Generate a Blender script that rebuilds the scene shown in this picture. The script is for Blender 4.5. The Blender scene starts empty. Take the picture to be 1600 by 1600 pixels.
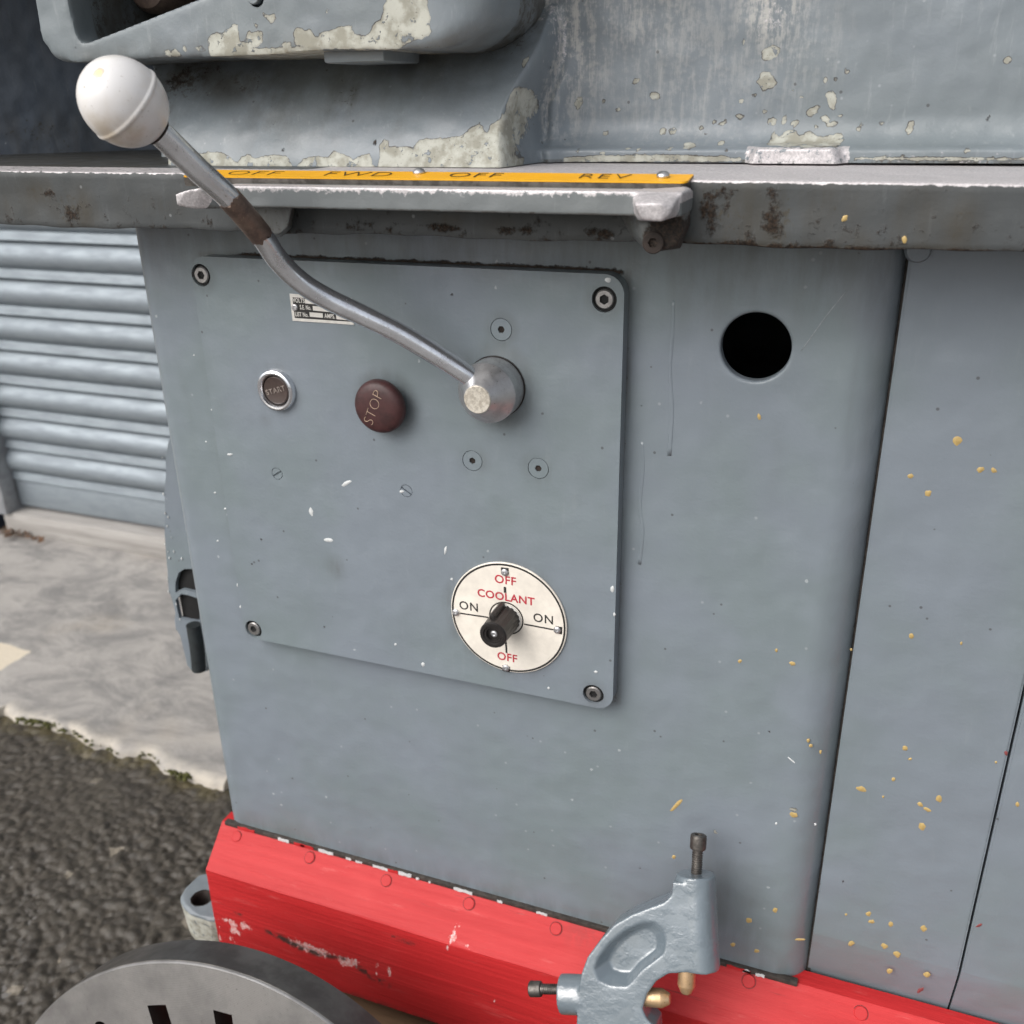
import bpy, bmesh, math, random
import numpy as np
from mathutils import Vector, Matrix

random.seed(7)
rng = np.random.default_rng(7)
S = bpy.context.scene
COL = S.collection

# ------------------------------------------------------------------ camera
CAM = np.array([0.0, -0.49, 0.893])
YAW, PITCH, ROLL, FPX = 0.37423865, 0.40492504, 0.0191819, 1496.3
_cy, _sy, _cp, _sp = math.cos(YAW), math.sin(YAW), math.cos(PITCH), math.sin(PITCH)
_f = np.array([-_sy * _cp, _cy * _cp, -_sp]); _r = np.array([_cy, _sy, 0.0]); _d = np.cross(_f, _r)
_c, _s = math.cos(ROLL), math.sin(ROLL)
RT, DN, FW = _c * _r + _s * _d, -_s * _r + _c * _d, _f
cam_data = bpy.data.cameras.new('camera'); cam = bpy.data.objects.new('camera', cam_data); COL.objects.link(cam)
cam.matrix_world = Matrix(((RT[0], -DN[0], -FW[0], CAM[0]), (RT[1], -DN[1], -FW[1], CAM[1]), (RT[2], -DN[2], -FW[2], CAM[2]), (0, 0, 0, 1)))
cam_data.sensor_width = 36; cam_data.lens = 36 * FPX / 1600; cam_data.clip_start = 0.01; cam_data.clip_end = 500
cam_data.dof.use_dof = True; cam_data.dof.focus_distance = 0.52; cam_data.dof.aperture_fstop = 13
S.camera = cam
S.render.resolution_x = S.render.resolution_y = 1024

# ------------------------------------------------------------------ sky, sun, exposure
SUN_EL, SUN_AZ = math.radians(43), math.radians(-148)      # azimuth from +Y towards +X: front left of the machine
W = bpy.data.worlds.new('World'); S.world = W; W.use_nodes = True
nt = W.node_tree; nt.nodes.clear()
sky = nt.nodes.new('ShaderNodeTexSky'); sky.sky_type = 'NISHITA'; sky.sun_disc = False
sky.sun_elevation = SUN_EL; sky.sun_rotation = SUN_AZ
sky.air_density = 1.0; sky.dust_density = 4.0; sky.ozone_density = 1.0
hs = nt.nodes.new('ShaderNodeHueSaturation'); hs.inputs['Saturation'].default_value = 0.32
bg = nt.nodes.new('ShaderNodeBackground'); bg.inputs['Strength'].default_value = 0.12
wo = nt.nodes.new('ShaderNodeOutputWorld')
nt.links.new(sky.outputs[0], hs.inputs['Color']); nt.links.new(hs.outputs[0], bg.inputs['Color']); nt.links.new(bg.outputs[0], wo.inputs['Surface'])
sd = bpy.data.lights.new('sun', 'SUN'); sd.energy = 1.0; sd.angle = math.radians(55); sd.color = (1.0, 0.97, 0.93)
sun = bpy.data.objects.new('sun', sd); COL.objects.link(sun)
sdir = Vector((math.sin(SUN_AZ) * math.cos(SUN_EL), math.cos(SUN_AZ) * math.cos(SUN_EL), math.sin(SUN_EL)))
sun.rotation_euler = sdir.to_track_quat('Z', 'Y').to_euler(); sun.location = sdir * 20
vs = S.view_settings; vs.view_transform = 'Standard'; vs.look = 'None'; vs.gamma = 1.0; vs.use_curve_mapping = False
vs.exposure = 0.70

# ------------------------------------------------------------------ measuring helpers
def at(px, py, Y):
    """A point of the photograph on the upright plane at depth Y (metres)."""
    v = RT * (px - 800) + DN * (py - 800) + FW * FPX
    return CAM + v * ((Y - CAM[1]) / v[1])
def atz(px, py, z):
    v = RT * (px - 800) + DN * (py - 800) + FW * FPX
    return CAM + v * ((z - CAM[2]) / v[2])
def atp(px, py, p0, n):
    v = RT * (px - 800) + DN * (py - 800) + FW * FPX
    return CAM + v * (np.dot(np.array(p0) - CAM, n) / np.dot(v, n))
def xz(pts, Y):
    return np.array([at(x, y, Y)[[0, 2]] for x, y in pts])

# ------------------------------------------------------------------ material helpers
def new_mat(name):
    m = bpy.data.materials.new(name); m.use_nodes = True
    t = m.node_tree; t.nodes.clear()
    out = t.nodes.new('ShaderNodeOutputMaterial'); b = t.nodes.new('ShaderNodeBsdfPrincipled')
    t.links.new(b.outputs[0], out.inputs[0])
    return m, t, b
def nd(t, k, **kw):
    n = t.nodes.new(k)
    for a, v in kw.items():
        if a in ('operation', 'data_type', 'blend_type', 'attribute_name', 'feature', 'noise_dimensions', 'clamp', 'interpolation_type', 'use_clamp', 'distance'):
            setattr(n, a, v)
        else:
            n.inputs[a].default_value = v
    return n
def lk(t, a, b): t.links.new(a, b)
def math_n(t, op, a, b=None, c=None, clamp=False):
    n = t.nodes.new('ShaderNodeMath'); n.operation = op; n.use_clamp = clamp
    for i, v in enumerate((a, b, c)):
        if v is None: continue
        if isinstance(v, (int, float)): n.inputs[i].default_value = v
        else: t.links.new(v, n.inputs[i])
    return n.outputs[0]
def smooth(t, v, lo, hi, a=0.0, b=1.0):
    n = t.nodes.new('ShaderNodeMapRange'); n.interpolation_type = 'SMOOTHSTEP'
    t.links.new(v, n.inputs[0])
    n.inputs[1].default_value = lo; n.inputs[2].default_value = hi; n.inputs[3].default_value = a; n.inputs[4].default_value = b
    return n.outputs[0]
def mixc(t, f, a, b, mode='MIX'):
    n = t.nodes.new('ShaderNodeMix'); n.data_type = 'RGBA'; n.blend_type = mode
    if isinstance(f, (int, float)): n.inputs[0].default_value = f
    else: t.links.new(f, n.inputs[0])
    for s, v in ((6, a), (7, b)):
        if isinstance(v, tuple): n.inputs[s].default_value = (*v, 1) if len(v) == 3 else v
        else: t.links.new(v, n.inputs[s])
    return n.outputs[2]
def mixf(t, f, a, b):
    n = t.nodes.new('ShaderNodeMix'); n.data_type = 'FLOAT'
    for s, v in ((0, f), (2, a), (3, b)):
        if isinstance(v, (int, float)): n.inputs[s].default_value = v
        else: t.links.new(v, n.inputs[s])
    return n.outputs[0]
def geo_pos(t):
    return t.nodes.new('ShaderNodeNewGeometry').outputs['Position']
def noise(t, vec, scale, detail=3.0, rough=0.55, dist=0.0):
    n = nd(t, 'ShaderNodeTexNoise', Scale=scale, Detail=detail, Roughness=rough, Distortion=dist)
    t.links.new(vec, n.inputs['Vector']); return n.outputs['Fac']
def stretch(t, vec, sx, sy, sz):
    n = t.nodes.new('ShaderNodeVectorMath'); n.operation = 'MULTIPLY'; t.links.new(vec, n.inputs[0]); n.inputs[1].default_value = (sx, sy, sz)
    return n.outputs[0]
def attr(t, name):
    n = t.nodes.new('ShaderNodeAttribute'); n.attribute_name = name; return n.outputs['Fac']
def bump(t, b, h, strength, dist, prev=None):
    n = t.nodes.new('ShaderNodeBump'); n.inputs['Strength'].default_value = strength; n.inputs['Distance'].default_value = dist
    t.links.new(h, n.inputs['Height'])
    if prev is not None: t.links.new(prev, n.inputs['Normal'])
    t.links.new(n.outputs[0], b.inputs['Normal']); return n.outputs[0]

def enamel(name, base, base2, rough=0.42, primer=(0.435, 0.44, 0.39), peel=0.02, scuffs=0.3, specks=1.0):
    """Old machine enamel: attributes chip / bare / rust / grime_shade say where wear and painted shade sit (0 = none)."""
    m, t, b = new_mat(name); p = geo_pos(t)
    big = noise(t, p, 9, 3); mid = noise(t, p, 45, 4); fine = noise(t, p, 420, 3)
    c = mixc(t, smooth(t, big, 0.38, 0.64), base, base2)
    c = mixc(t, math_n(t, 'MULTIPLY', smooth(t, mid, 0.45, 0.75), 0.22), c, tuple(x * 1.16 for x in base))
    # rubbed, vertical scuffing
    sc = noise(t, stretch(t, p, 260, 260, 40), 1.0, 4, 0.7)
    c = mixc(t, math_n(t, 'MULTIPLY', smooth(t, sc, 0.56, 0.80), scuffs), c, (0.36, 0.38, 0.38))
    su = attr(t, 'scuff')
    c = mixc(t, math_n(t, 'MULTIPLY', su, smooth(t, math_n(t, 'ADD', sc, math_n(t, 'MULTIPLY', math_n(t, 'SUBTRACT', fine, 0.5), 0.5)), 0.40, 0.66)), c, (0.46, 0.45, 0.42))
    # tiny dark pits and pale nicks
    v = nd(t, 'ShaderNodeTexVoronoi', Scale=95.0, feature='F1'); lk(t, p, v.inputs['Vector'])
    sep = t.nodes.new('ShaderNodeSeparateColor'); lk(t, v.outputs['Color'], sep.inputs[0])
    wob = noise(t, p, 900, 2)
    dd = math_n(t, 'ADD', v.outputs['Distance'], math_n(t, 'MULTIPLY', wob, 0.16))
    pit = math_n(t, 'MULTIPLY', smooth(t, dd, 0.13, 0.17, 1, 0), math_n(t, 'GREATER_THAN', sep.outputs[0], 1.0 - 0.030 * specks))
    nick = math_n(t, 'MULTIPLY', smooth(t, dd, 0.15, 0.19, 1, 0), math_n(t, 'LESS_THAN', sep.outputs[1], 0.014 * specks))
    c = mixc(t, math_n(t, 'MULTIPLY', pit, 0.8), c, (0.045, 0.042, 0.042))
    c = mixc(t, math_n(t, 'MULTIPLY', nick, 0.6), c, (0.42, 0.45, 0.46))
    # dust, faint runs and tiny dark flecks
    st = noise(t, stretch(t, p, 70, 70, 3.5), 1.0, 4, 0.6)
    c = mixc(t, math_n(t, 'MULTIPLY', smooth(t, st, 0.50, 0.72), 0.05), c, tuple(x * f for x, f in zip(base, (0.74, 0.72, 0.66))))
    v2 = nd(t, 'ShaderNodeTexVoronoi', Scale=260.0, feature='F1'); lk(t, p, v2.inputs['Vector'])
    sp2 = t.nodes.new('ShaderNodeSeparateColor'); lk(t, v2.outputs['Color'], sp2.inputs[0])
    fl = math_n(t, 'MULTIPLY', smooth(t, v2.outputs['Distance'], 0.16, 0.26, 1, 0), math_n(t, 'GREATER_THAN', sp2.outputs[0], 1.0 - 0.012 * specks))
    c = mixc(t, math_n(t, 'MULTIPLY', fl, 0.65), c, (0.050, 0.046, 0.045))
    dl = math_n(t, 'MULTIPLY', smooth(t, v2.outputs['Distance'], 0.12, 0.30, 1, 0), math_n(t, 'LESS_THAN', sp2.outputs[1], 0.006 * specks))
    c = mixc(t, math_n(t, 'MULTIPLY', dl, 0.35), c, (0.40, 0.42, 0.43))
    # grime: brown-green oil staining, plus shade painted in with it
    g = attr(t, 'grime_shade'); gn = noise(t, stretch(t, p, 60, 60, 14), 1.0, 5, 0.65); gs = noise(t, p, 260, 6, 0.75)
    gm = math_n(t, 'MAXIMUM', math_n(t, 'MULTIPLY', g, smooth(t, gn, 0.30, 0.66), clamp=True), math_n(t, 'MULTIPLY', smooth(t, math_n(t, 'ADD', math_n(t, 'MULTIPLY', g, 0.32), gs), 0.76, 0.86), smooth(t, g, 0.2, 0.5)))
    c = mixc(t, math_n(t, 'MULTIPLY', gm, 0.85), c, (0.055, 0.048, 0.036))
    # rust
    r = attr(t, 'rust'); rn = noise(t, p, 190, 6, 0.7); rf = noise(t, p, 700, 3, 0.7)
    rm = smooth(t, math_n(t, 'ADD', math_n(t, 'MULTIPLY', r, 0.85), rn), 0.88, 1.08)
    rc = mixc(t, smooth(t, rf, 0.40, 0.62), (0.013, 0.010, 0.008), (0.042, 0.028, 0.019))
    c = mixc(t, rm, c, rc)
    # bare metal
    ba = attr(t, 'bare'); bn = noise(t, p, 330, 5, 0.65)
    bm_ = smooth(t, math_n(t, 'ADD', math_n(t, 'MULTIPLY', ba, 0.8), bn), 0.84, 0.98)
    bc = mixc(t, smooth(t, rf, 0.35, 0.7), (0.43, 0.41, 0.415), (0.62, 0.59, 0.595))
    c = mixc(t, bm_, c, bc)
    # flaked paint with a dark broken edge, cream filler underneath
    ch = attr(t, 'chip'); cn = noise(t, p, 260, 4, 0.6); cn2 = noise(t, p, 120, 3)
    dv = math_n(t, 'ADD', ch, math_n(t, 'MULTIPLY', math_n(t, 'SUBTRACT', cn, 0.5), 3.2))
    cm = math_n(t, 'MULTIPLY', smooth(t, dv, 9.93, 10.07), smooth(t, noise(t, p, 170, 5, 0.68), 0.60, 0.63, 1, 0.0))
    edge = math_n(t, 'MULTIPLY', smooth(t, dv, 9.62, 9.82), smooth(t, dv, 10.0, 10.35, 1, 0))
    pc = mixc(t, smooth(t, cn2, 0.38, 0.62), primer, tuple(x * f for x, f in zip(primer, (0.62, 0.60, 0.56))))
    pc = mixc(t, smooth(t, dv, 11.3, 10.2, 0, 0.7), pc, (0.25, 0.255, 0.245)) if False else mixc(t, math_n(t, 'MULTIPLY', smooth(t, dv, 10.15, 11.1, 1, 0), 0.45), pc, (0.27, 0.265, 0.235))
    pc = mixc(t, smooth(t, rf, 0.60, 0.74), pc, (0.16, 0.145, 0.12))
    c = mixc(t, cm, c, pc)
    c = mixc(t, math_n(t, 'MULTIPLY', edge, math_n(t, 'MULTIPLY', smooth(t, cn2, 0.40, 0.60), 0.75)), c, (0.055, 0.050, 0.045))
    lk(t, c, b.inputs['Base Color'])
    ro = mixf(t, smooth(t, mid, 0.35, 0.7), rough, rough + 0.10)
    ro = mixf(t, cm, ro, 0.75); ro = mixf(t, rm, ro, 0.85); ro = mixf(t, bm_, ro, 0.50)
    lk(t, ro, b.inputs['Roughness'])
    lk(t, math_n(t, 'MULTIPLY', bm_, 0.30), b.inputs['Metallic'])
    n1 = bump(t, b, noise(t, p, 24, 2), 0.25, peel)
    n2 = bump(t, b, fine, 0.06, 0.004, n1)
    h = math_n(t, 'SUBTRACT', math_n(t, 'MULTIPLY', rm, rf), math_n(t, 'ADD', math_n(t, 'MULTIPLY', cm, 0.6), pit))
    bump(t, b, h, 0.8, 0.0009, n2)
    return m

def matte(m, v):
    next(n for n in m.node_tree.nodes if n.type == 'BSDF_PRINCIPLED').inputs['Specular IOR Level'].default_value = v
def metal(name, c1, c2, rough=0.32, scale=120, brushed=(1, 1, 1), metallic=1.0, spots=None, rust=0.0):
    m, t, b = new_mat(name); p = geo_pos(t)
    n = noise(t, stretch(t, p, *brushed), scale, 5, 0.62); n2 = noise(t, p, 700, 4, 0.7)
    c = mixc(t, smooth(t, n, 0.35, 0.68), c1, c2)
    if spots: c = mixc(t, smooth(t, n2, 0.60, 0.72), c, spots)
    met = metallic
    if rust:
        r = smooth(t, noise(t, p, 85, 6, 0.72), 0.66 - rust * 0.25, 0.78 - rust * 0.25)
        c = mixc(t, r, c, mixc(t, n2, (0.03, 0.015, 0.010), (0.13, 0.065, 0.035))); met = math_n(t, 'MULTIPLY', math_n(t, 'SUBTRACT', 1.0, r), metallic)
    lk(t, c, b.inputs['Base Color'])
    if isinstance(met, float): b.inputs['Metallic'].default_value = met
    else: lk(t, met, b.inputs['Metallic'])
    lk(t, mixf(t, smooth(t, n, 0.3, 0.75), rough, rough + 0.18), b.inputs['Roughness'])
    bump(t, b, n2, 0.12, 0.0006)
    return m
def plain(name, c, rough=0.5, var=0.18, scale=150, spec=0.5, bumpy=0.1):
    m, t, b = new_mat(name); p = geo_pos(t)
    n = noise(t, p, scale, 5, 0.65)
    lk(t, mixc(t, smooth(t, n, 0.3, 0.72), c, tuple(x * (1 - var * 2) for x in c)), b.inputs['Base Color'])
    lk(t, mixf(t, n, rough - 0.06, rough + 0.12), b.inputs['Roughness'])
    b.inputs['Specular IOR Level'].default_value = spec
    bump(t, b, n, bumpy, 0.001)
    return m

PAINT = enamel('grey_enamel', (0.186, 0.215, 0.246), (0.170, 0.205, 0.218), rough=0.31, scuffs=0.08, peel=0.010)
PAINT_CAST = enamel('grey_enamel_casting', (0.176, 0.203, 0.224), (0.164, 0.190, 0.202), rough=0.38, scuffs=0.34, peel=0.022, specks=1.6)
PAINT_TRAY = enamel('grey_enamel_tray', (0.070, 0.076, 0.079), (0.061, 0.066, 0.067), rough=0.42, scuffs=0.10, primer=(0.55, 0.50, 0.49))
PAINT_GUARD = enamel('shade_darkened_enamel', (0.105, 0.130, 0.170), (0.092, 0.114, 0.146), rough=0.45, scuffs=0.25, peel=0.03)  # blue-grey taken darker, so the niche's shade is partly in the colour
SLOT_DARK = plain('greasy_slot_wall', (0.030, 0.024, 0.021), 0.55, 0.3, 90)
matte(PAINT_TRAY, 0.22)
PAINT_GATE = enamel('grey_enamel_gate', (0.150, 0.164, 0.168), (0.135, 0.148, 0.150), rough=0.40, scuffs=0.12)
PAINT_STEADY = enamel('glossy_grey_enamel', (0.128, 0.160, 0.186), (0.118, 0.148, 0.170), rough=0.30, scuffs=0.05, peel=0.02)
def gloss(m):
    t = m.node_tree; b = next(n for n in t.nodes if n.type == 'BSDF_PRINCIPLED'); p = geo_pos(t)
    b.inputs['Coat Weight'].default_value = 1.0; b.inputs['Coat IOR'].default_value = 1.74; b.inputs['Coat Roughness'].default_value = 0.10
    w = noise(t, stretch(t, p, 230, 230, 420), 1.0, 3, 0.6, 0.8); w2 = noise(t, p, 90, 3)
    n = nd(t, 'ShaderNodeBump', Strength=0.42, Distance=0.0010); lk(t, math_n(t, 'MULTIPLY', w, smooth(t, w2, 0.42, 0.62)), n.inputs['Height']); lk(t, n.outputs[0], b.inputs['Coat Normal'])
gloss(PAINT_STEADY)

PLUG_JOINT = plain('dirty_red_joint', (0.14, 0.014, 0.014), 0.6, 0.2, 300)
FADED_INK = plain('faded_label_ink', (0.085, 0.052, 0.012), 0.5, 0.3, 600)
def red_mat():
    m, t, b = new_mat('red_paint_on_wood'); p = geo_pos(t)
    g = noise(t, stretch(t, p, 7, 90, 190), 1.0, 5, 0.65); n = noise(t, p, 14, 4); f = noise(t, p, 500, 4)
    c = mixc(t, smooth(t, g, 0.30, 0.72), (0.50, 0.024, 0.026), (0.43, 0.017, 0.019))
    c = mixc(t, math_n(t, 'MULTIPLY', smooth(t, n, 0.50, 0.75), 0.35), c, (0.58, 0.05, 0.05))
    thin = noise(t, stretch(t, p, 10, 60, 420), 1.0, 6, 0.7)
    c = mixc(t, smooth(t, thin, 0.63, 0.72), c, (0.20, 0.020, 0.018))
    wn = noise(t, stretch(t, p, 22, 120, 160), 1.0, 6, 0.72); c = mixc(t, math_n(t, 'MULTIPLY', smooth(t, wn, 0.58, 0.72), 0.35), c, (0.60, 0.14, 0.13))
    ch = attr(t, 'chip'); cn = noise(t, stretch(t, p, 420, 300, 130), 1.0, 5, 0.7)
    dv = math_n(t, 'ADD', ch, math_n(t, 'MULTIPLY', math_n(t, 'SUBTRACT', cn, 0.56), 17.0))
    cm = smooth(t, dv, 9.9, 10.3)
    c = mixc(t, cm, c, mixc(t, smooth(t, f, 0.35, 0.62), (0.72, 0.55, 0.54), (0.66, 0.22, 0.20)))
    gr = attr(t, 'grime_shade')
    c = mixc(t, math_n(t, 'MULTIPLY', gr, smooth(t, noise(t, p, 120, 5, 0.7), 0.38, 0.55)), c, (0.045, 0.030, 0.026))
    lk(t, c, b.inputs['Base Color']); lk(t, mixf(t, g, 0.48, 0.62), b.inputs['Roughness']); b.inputs['Specular IOR Level'].default_value = 0.32
    n1 = bump(t, b, g, 0.40, 0.003); bump(t, b, math_n(t, 'MULTIPLY', cm, -1.0), 0.4, 0.0006, n1)
    return m
RED = red_mat()
CHROME = metal('worn_chrome', (0.86, 0.87, 0.90), (0.72, 0.73, 0.76), rough=0.12, scale=60, spots=(0.30, 0.29, 0.28))
STEEL = metal('dull_steel', (0.62, 0.62, 0.63), (0.48, 0.48, 0.49), rough=0.36, scale=140, spots=(0.14, 0.12, 0.10))
STEEL_DARK = metal('dark_steel', (0.20, 0.185, 0.17), (0.10, 0.092, 0.085), rough=0.42, scale=200)
CAST_STEEL = metal('machined_cast_iron', (0.58, 0.565, 0.55), (0.27, 0.262, 0.258), rough=0.34, scale=15, spots=(0.20, 0.19, 0.18))
CAST_DARK = metal('darkened_iron_rim', (0.20, 0.19, 0.18), (0.12, 0.115, 0.11), rough=0.36, scale=30, brushed=(1, 1, 1))  # dark copy of the iron; the rim's dark reflections are put into the colour
ROD_BROWN = metal('worn_brown_rod', (0.20, 0.145, 0.115), (0.12, 0.088, 0.075), rough=0.40, scale=160, metallic=0.55, spots=(0.30, 0.22, 0.15))
RUSTY = metal('rusty_iron', (0.026, 0.017, 0.013), (0.014, 0.010, 0.008), rough=0.75, scale=160, metallic=0.0, spots=(0.05, 0.03, 0.02))
BRASS = metal('brass', (0.72, 0.50, 0.30), (0.60, 0.41, 0.23), rough=0.34, scale=200, metallic=0.85, spots=(0.30, 0.19, 0.10))
WORN_FACE = metal('pitted_hub_face', (0.70, 0.66, 0.58), (0.40, 0.36, 0.30), rough=0.5, scale=420, metallic=0.6, spots=(0.20, 0.16, 0.11))
BAKELITE = plain('dark_red_bakelite', (0.060, 0.021, 0.021), 0.46, 0.22, 160)
BROWN_CAP = plain('brown_bakelite', (0.060, 0.040, 0.034), 0.45, 0.15, 260)
BLACK = plain('black_plastic', (0.020, 0.017, 0.016), 0.36, 0.2, 260)
RUBBER = plain('dark_rubber', (0.022, 0.028, 0.030), 0.55, 0.2, 90)
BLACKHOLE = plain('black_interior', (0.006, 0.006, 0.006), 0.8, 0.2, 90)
CREAM = plain('cream_enamelled_plate', (0.80, 0.745, 0.66), 0.42, 0.09, 70)
PLATE_WHITE = plain('aluminium_plate', (0.66, 0.64, 0.60), 0.42, 0.08, 300)
INK = plain('black_ink', (0.018, 0.017, 0.016), 0.5, 0.1)
INK_RED = plain('red_ink', (0.48, 0.035, 0.055), 0.5, 0.1)
GOLD_INK = plain('cream_engraving', (0.55, 0.40, 0.29), 0.5, 0.2, 500)
FAINT_INK = plain('worn_engraving', (0.30, 0.25, 0.22), 0.5, 0.35, 700)
YELLOW = plain('yellow_enamel', (0.80, 0.40, 0.012), 0.38, 0.05, 60)
SPLAT = plain('yellow_paint_drop', (0.48, 0.34, 0.13), 0.5, 0.12, 500)
SPLAT_RED = plain('red_paint_drop', (0.22, 0.05, 0.05), 0.5, 0.12, 500)
SPLAT_WHITE = plain('white_paint_fleck', (0.60, 0.62, 0.62), 0.6, 0.1, 500)
TAPE = plain('grubby_joint_filler', (0.055, 0.045, 0.038), 0.7, 0.35, 240)
GALV = metal('galvanised_lath', (0.245, 0.282, 0.312), (0.205, 0.235, 0.262), rough=0.46, scale=18, brushed=(1, 4, 4), metallic=0.35)
GALV_DULL = metal('dull_galvanised_steel', (0.40, 0.42, 0.44), (0.30, 0.31, 0.33), rough=0.45, scale=30, metallic=0.5)
NAVY = plain('dark_blue_painted_steel', (0.030, 0.042, 0.070), 0.45, 0.15, 40)

def ball_mat():
    m, t, b = new_mat('ivory_ball_plastic'); p = geo_pos(t)
    n = noise(t, p, 60, 4); f = noise(t, p, 420, 4, 0.7)
    c = mixc(t, smooth(t, n, 0.42, 0.72), (0.70, 0.69, 0.685), (0.64, 0.615, 0.575))
    c = mixc(t, math_n(t, 'MULTIPLY', smooth(t, f, 0.64, 0.69), 0.75), c, (0.33, 0.29, 0.25))
    s = attr(t, 'stain'); sn = math_n(t, 'ADD', s, math_n(t, 'MULTIPLY', noise(t, p, 300, 3), 0.5))
    c = mixc(t, smooth(t, sn, 0.72, 0.84), c, mixc(t, smooth(t, sn, 0.84, 1.05), (0.50, 0.44, 0.36), (0.78, 0.56, 0.29)))
    c = mixc(t, math_n(t, 'MULTIPLY', attr(t, 'grime_shade'), smooth(t, n, 0.2, 0.7)), c, (0.42, 0.33, 0.22))
    lk(t, c, b.inputs['Base Color']); b.inputs['Roughness'].default_value = 0.30
    bump(t, b, f, 0.05, 0.0005)
    return m
BALL = ball_mat()

def asphalt_mat():
    m, t, b = new_mat('asphalt'); p = geo_pos(t)
    v = nd(t, 'ShaderNodeTexVoronoi', Scale=75.0); lk(t, p, v.inputs['Vector'])
    sep = t.nodes.new('ShaderNodeSeparateColor'); lk(t, v.outputs['Color'], sep.inputs[0])
    n = noise(t, p, 5, 4); f = noise(t, p, 500, 4, 0.7)
    c = mixc(t, sep.outputs[0], (0.032, 0.0265, 0.020), (0.066, 0.056, 0.043))
    c = mixc(t, smooth(t, f, 0.55, 0.8), c, (0.16, 0.148, 0.13))
    c = mixc(t, math_n(t, 'GREATER_THAN', sep.outputs[1], 0.991), c, (0.19, 0.165, 0.13))
    c = mixc(t, math_n(t, 'MULTIPLY', smooth(t, n, 0.5, 0.7), 0.35), c, (0.075, 0.066, 0.052))
    moss = smooth(t, noise(t, p, 11, 5, 0.7), 0.66, 0.74)
    c = mixc(t, math_n(t, 'MULTIPLY', moss, 0.6), c, (0.055, 0.060, 0.018))
    lk(t, c, b.inputs['Base Color']); ms = attr(t, 'moss'); c = mixc(t, math_n(t, 'MULTIPLY', ms, smooth(t, noise(t, p, 45, 5, 0.7), 0.36, 0.6)), c, mixc(t, f, (0.075, 0.070, 0.022), (0.13, 0.10, 0.055))); lk(t, c, b.inputs['Base Color'])
    lk(t, mixf(t, f, 0.30, 0.62), b.inputs['Roughness'])
    bump(t, b, f, 0.5, 0.002)
    return m
ASPHALT = asphalt_mat()

def concrete_mat():
    m, t, b = new_mat('worn_concrete'); p = geo_pos(t)
    a = noise(t, stretch(t, p, 8, 15, 8), 1.0, 7, 0.68, 0.5); n = noise(t, p, 26, 7, 0.72); f = noise(t, p, 260, 4, 0.7); w = noise(t, p, 3.2, 4, 0.6)
    c = mixc(t, smooth(t, a, 0.36, 0.66), (0.36, 0.34, 0.318), (0.20, 0.193, 0.186))
    c = mixc(t, math_n(t, 'MULTIPLY', smooth(t, n, 0.48, 0.72), 0.55), c, (0.42, 0.395, 0.365))
    c = mixc(t, math_n(t, 'MULTIPLY', smooth(t, w, 0.54, 0.70), 0.35), c, (0.36, 0.31, 0.25))
    c = mixc(t, math_n(t, 'MULTIPLY', smooth(t, f, 0.62, 0.75), 0.4), c, (0.14, 0.125, 0.11))
    e = attr(t, 'edge')
    c = mixc(t, math_n(t, 'MULTIPLY', e, smooth(t, n, 0.30, 0.62)), c, (0.46, 0.42, 0.36))
    st = attr(t, 'patch')
    c = mixc(t, smooth(t, math_n(t, 'ADD', st, math_n(t, 'MULTIPLY', n, 0.5)), 0.70, 0.85), c, (0.60, 0.53, 0.42))
    dk = attr(t, 'grime_shade')
    c = mixc(t, smooth(t, math_n(t, 'ADD', dk, math_n(t, 'MULTIPLY', n, 0.8)), 0.9, 1.25), c, (0.085, 0.062, 0.045))
    lk(t, c, b.inputs['Base Color']); b.inputs['Roughness'].default_value = 0.8
    n1 = bump(t, b, a, 0.35, 0.012); bump(t, b, f, 0.3, 0.0015, n1)
    return m
CONCRETE = concrete_mat()

def wood_mat(name, c1, c2, axis=(3, 60, 60)):
    m, t, b = new_mat(name); p = geo_pos(t)
    g = noise(t, stretch(t, p, *axis), 1.0, 6, 0.65, 0.4); f = noise(t, stretch(t, p, axis[0] * 6, axis[1] * 6, axis[2] * 6), 1.0, 4)
    c = mixc(t, smooth(t, g, 0.3, 0.7), c1, c2)
    c = mixc(t, math_n(t, 'MULTIPLY', smooth(t, f, 0.58, 0.75), 0.6), c, tuple(x * 0.45 for x in c2))
    lk(t, c, b.inputs['Base Color']); b.inputs['Roughness'].default_value = 0.75
    bump(t, b, g, 0.4, 0.003)
    return m
WOOD = wood_mat('brown_timber', (0.26, 0.16, 0.09), (0.17, 0.10, 0.055))
SILLWOOD = wood_mat('weathered_timber', (0.37, 0.355, 0.335), (0.24, 0.225, 0.21))
YARD = plain('unseen_pale_yard', (0.20, 0.19, 0.18), 0.85, 0.15, 3)  # unseen ground, made paler than the asphalt to brighten reflections in the rod
STEEL_MID = metal('mid_steel', (0.40, 0.39, 0.38), (0.28, 0.27, 0.265), rough=0.40, scale=240, spots=(0.14, 0.12, 0.10))
WALLMAT = plain('rendered_wall', (0.30, 0.28, 0.26), 0.85, 0.12, 30)
MOSS = plain('moss_green', (0.085, 0.085, 0.018), 0.9, 0.35, 160)
LEAF = plain('dead_leaf', (0.16, 0.085, 0.045), 0.7, 0.35, 120)

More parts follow.
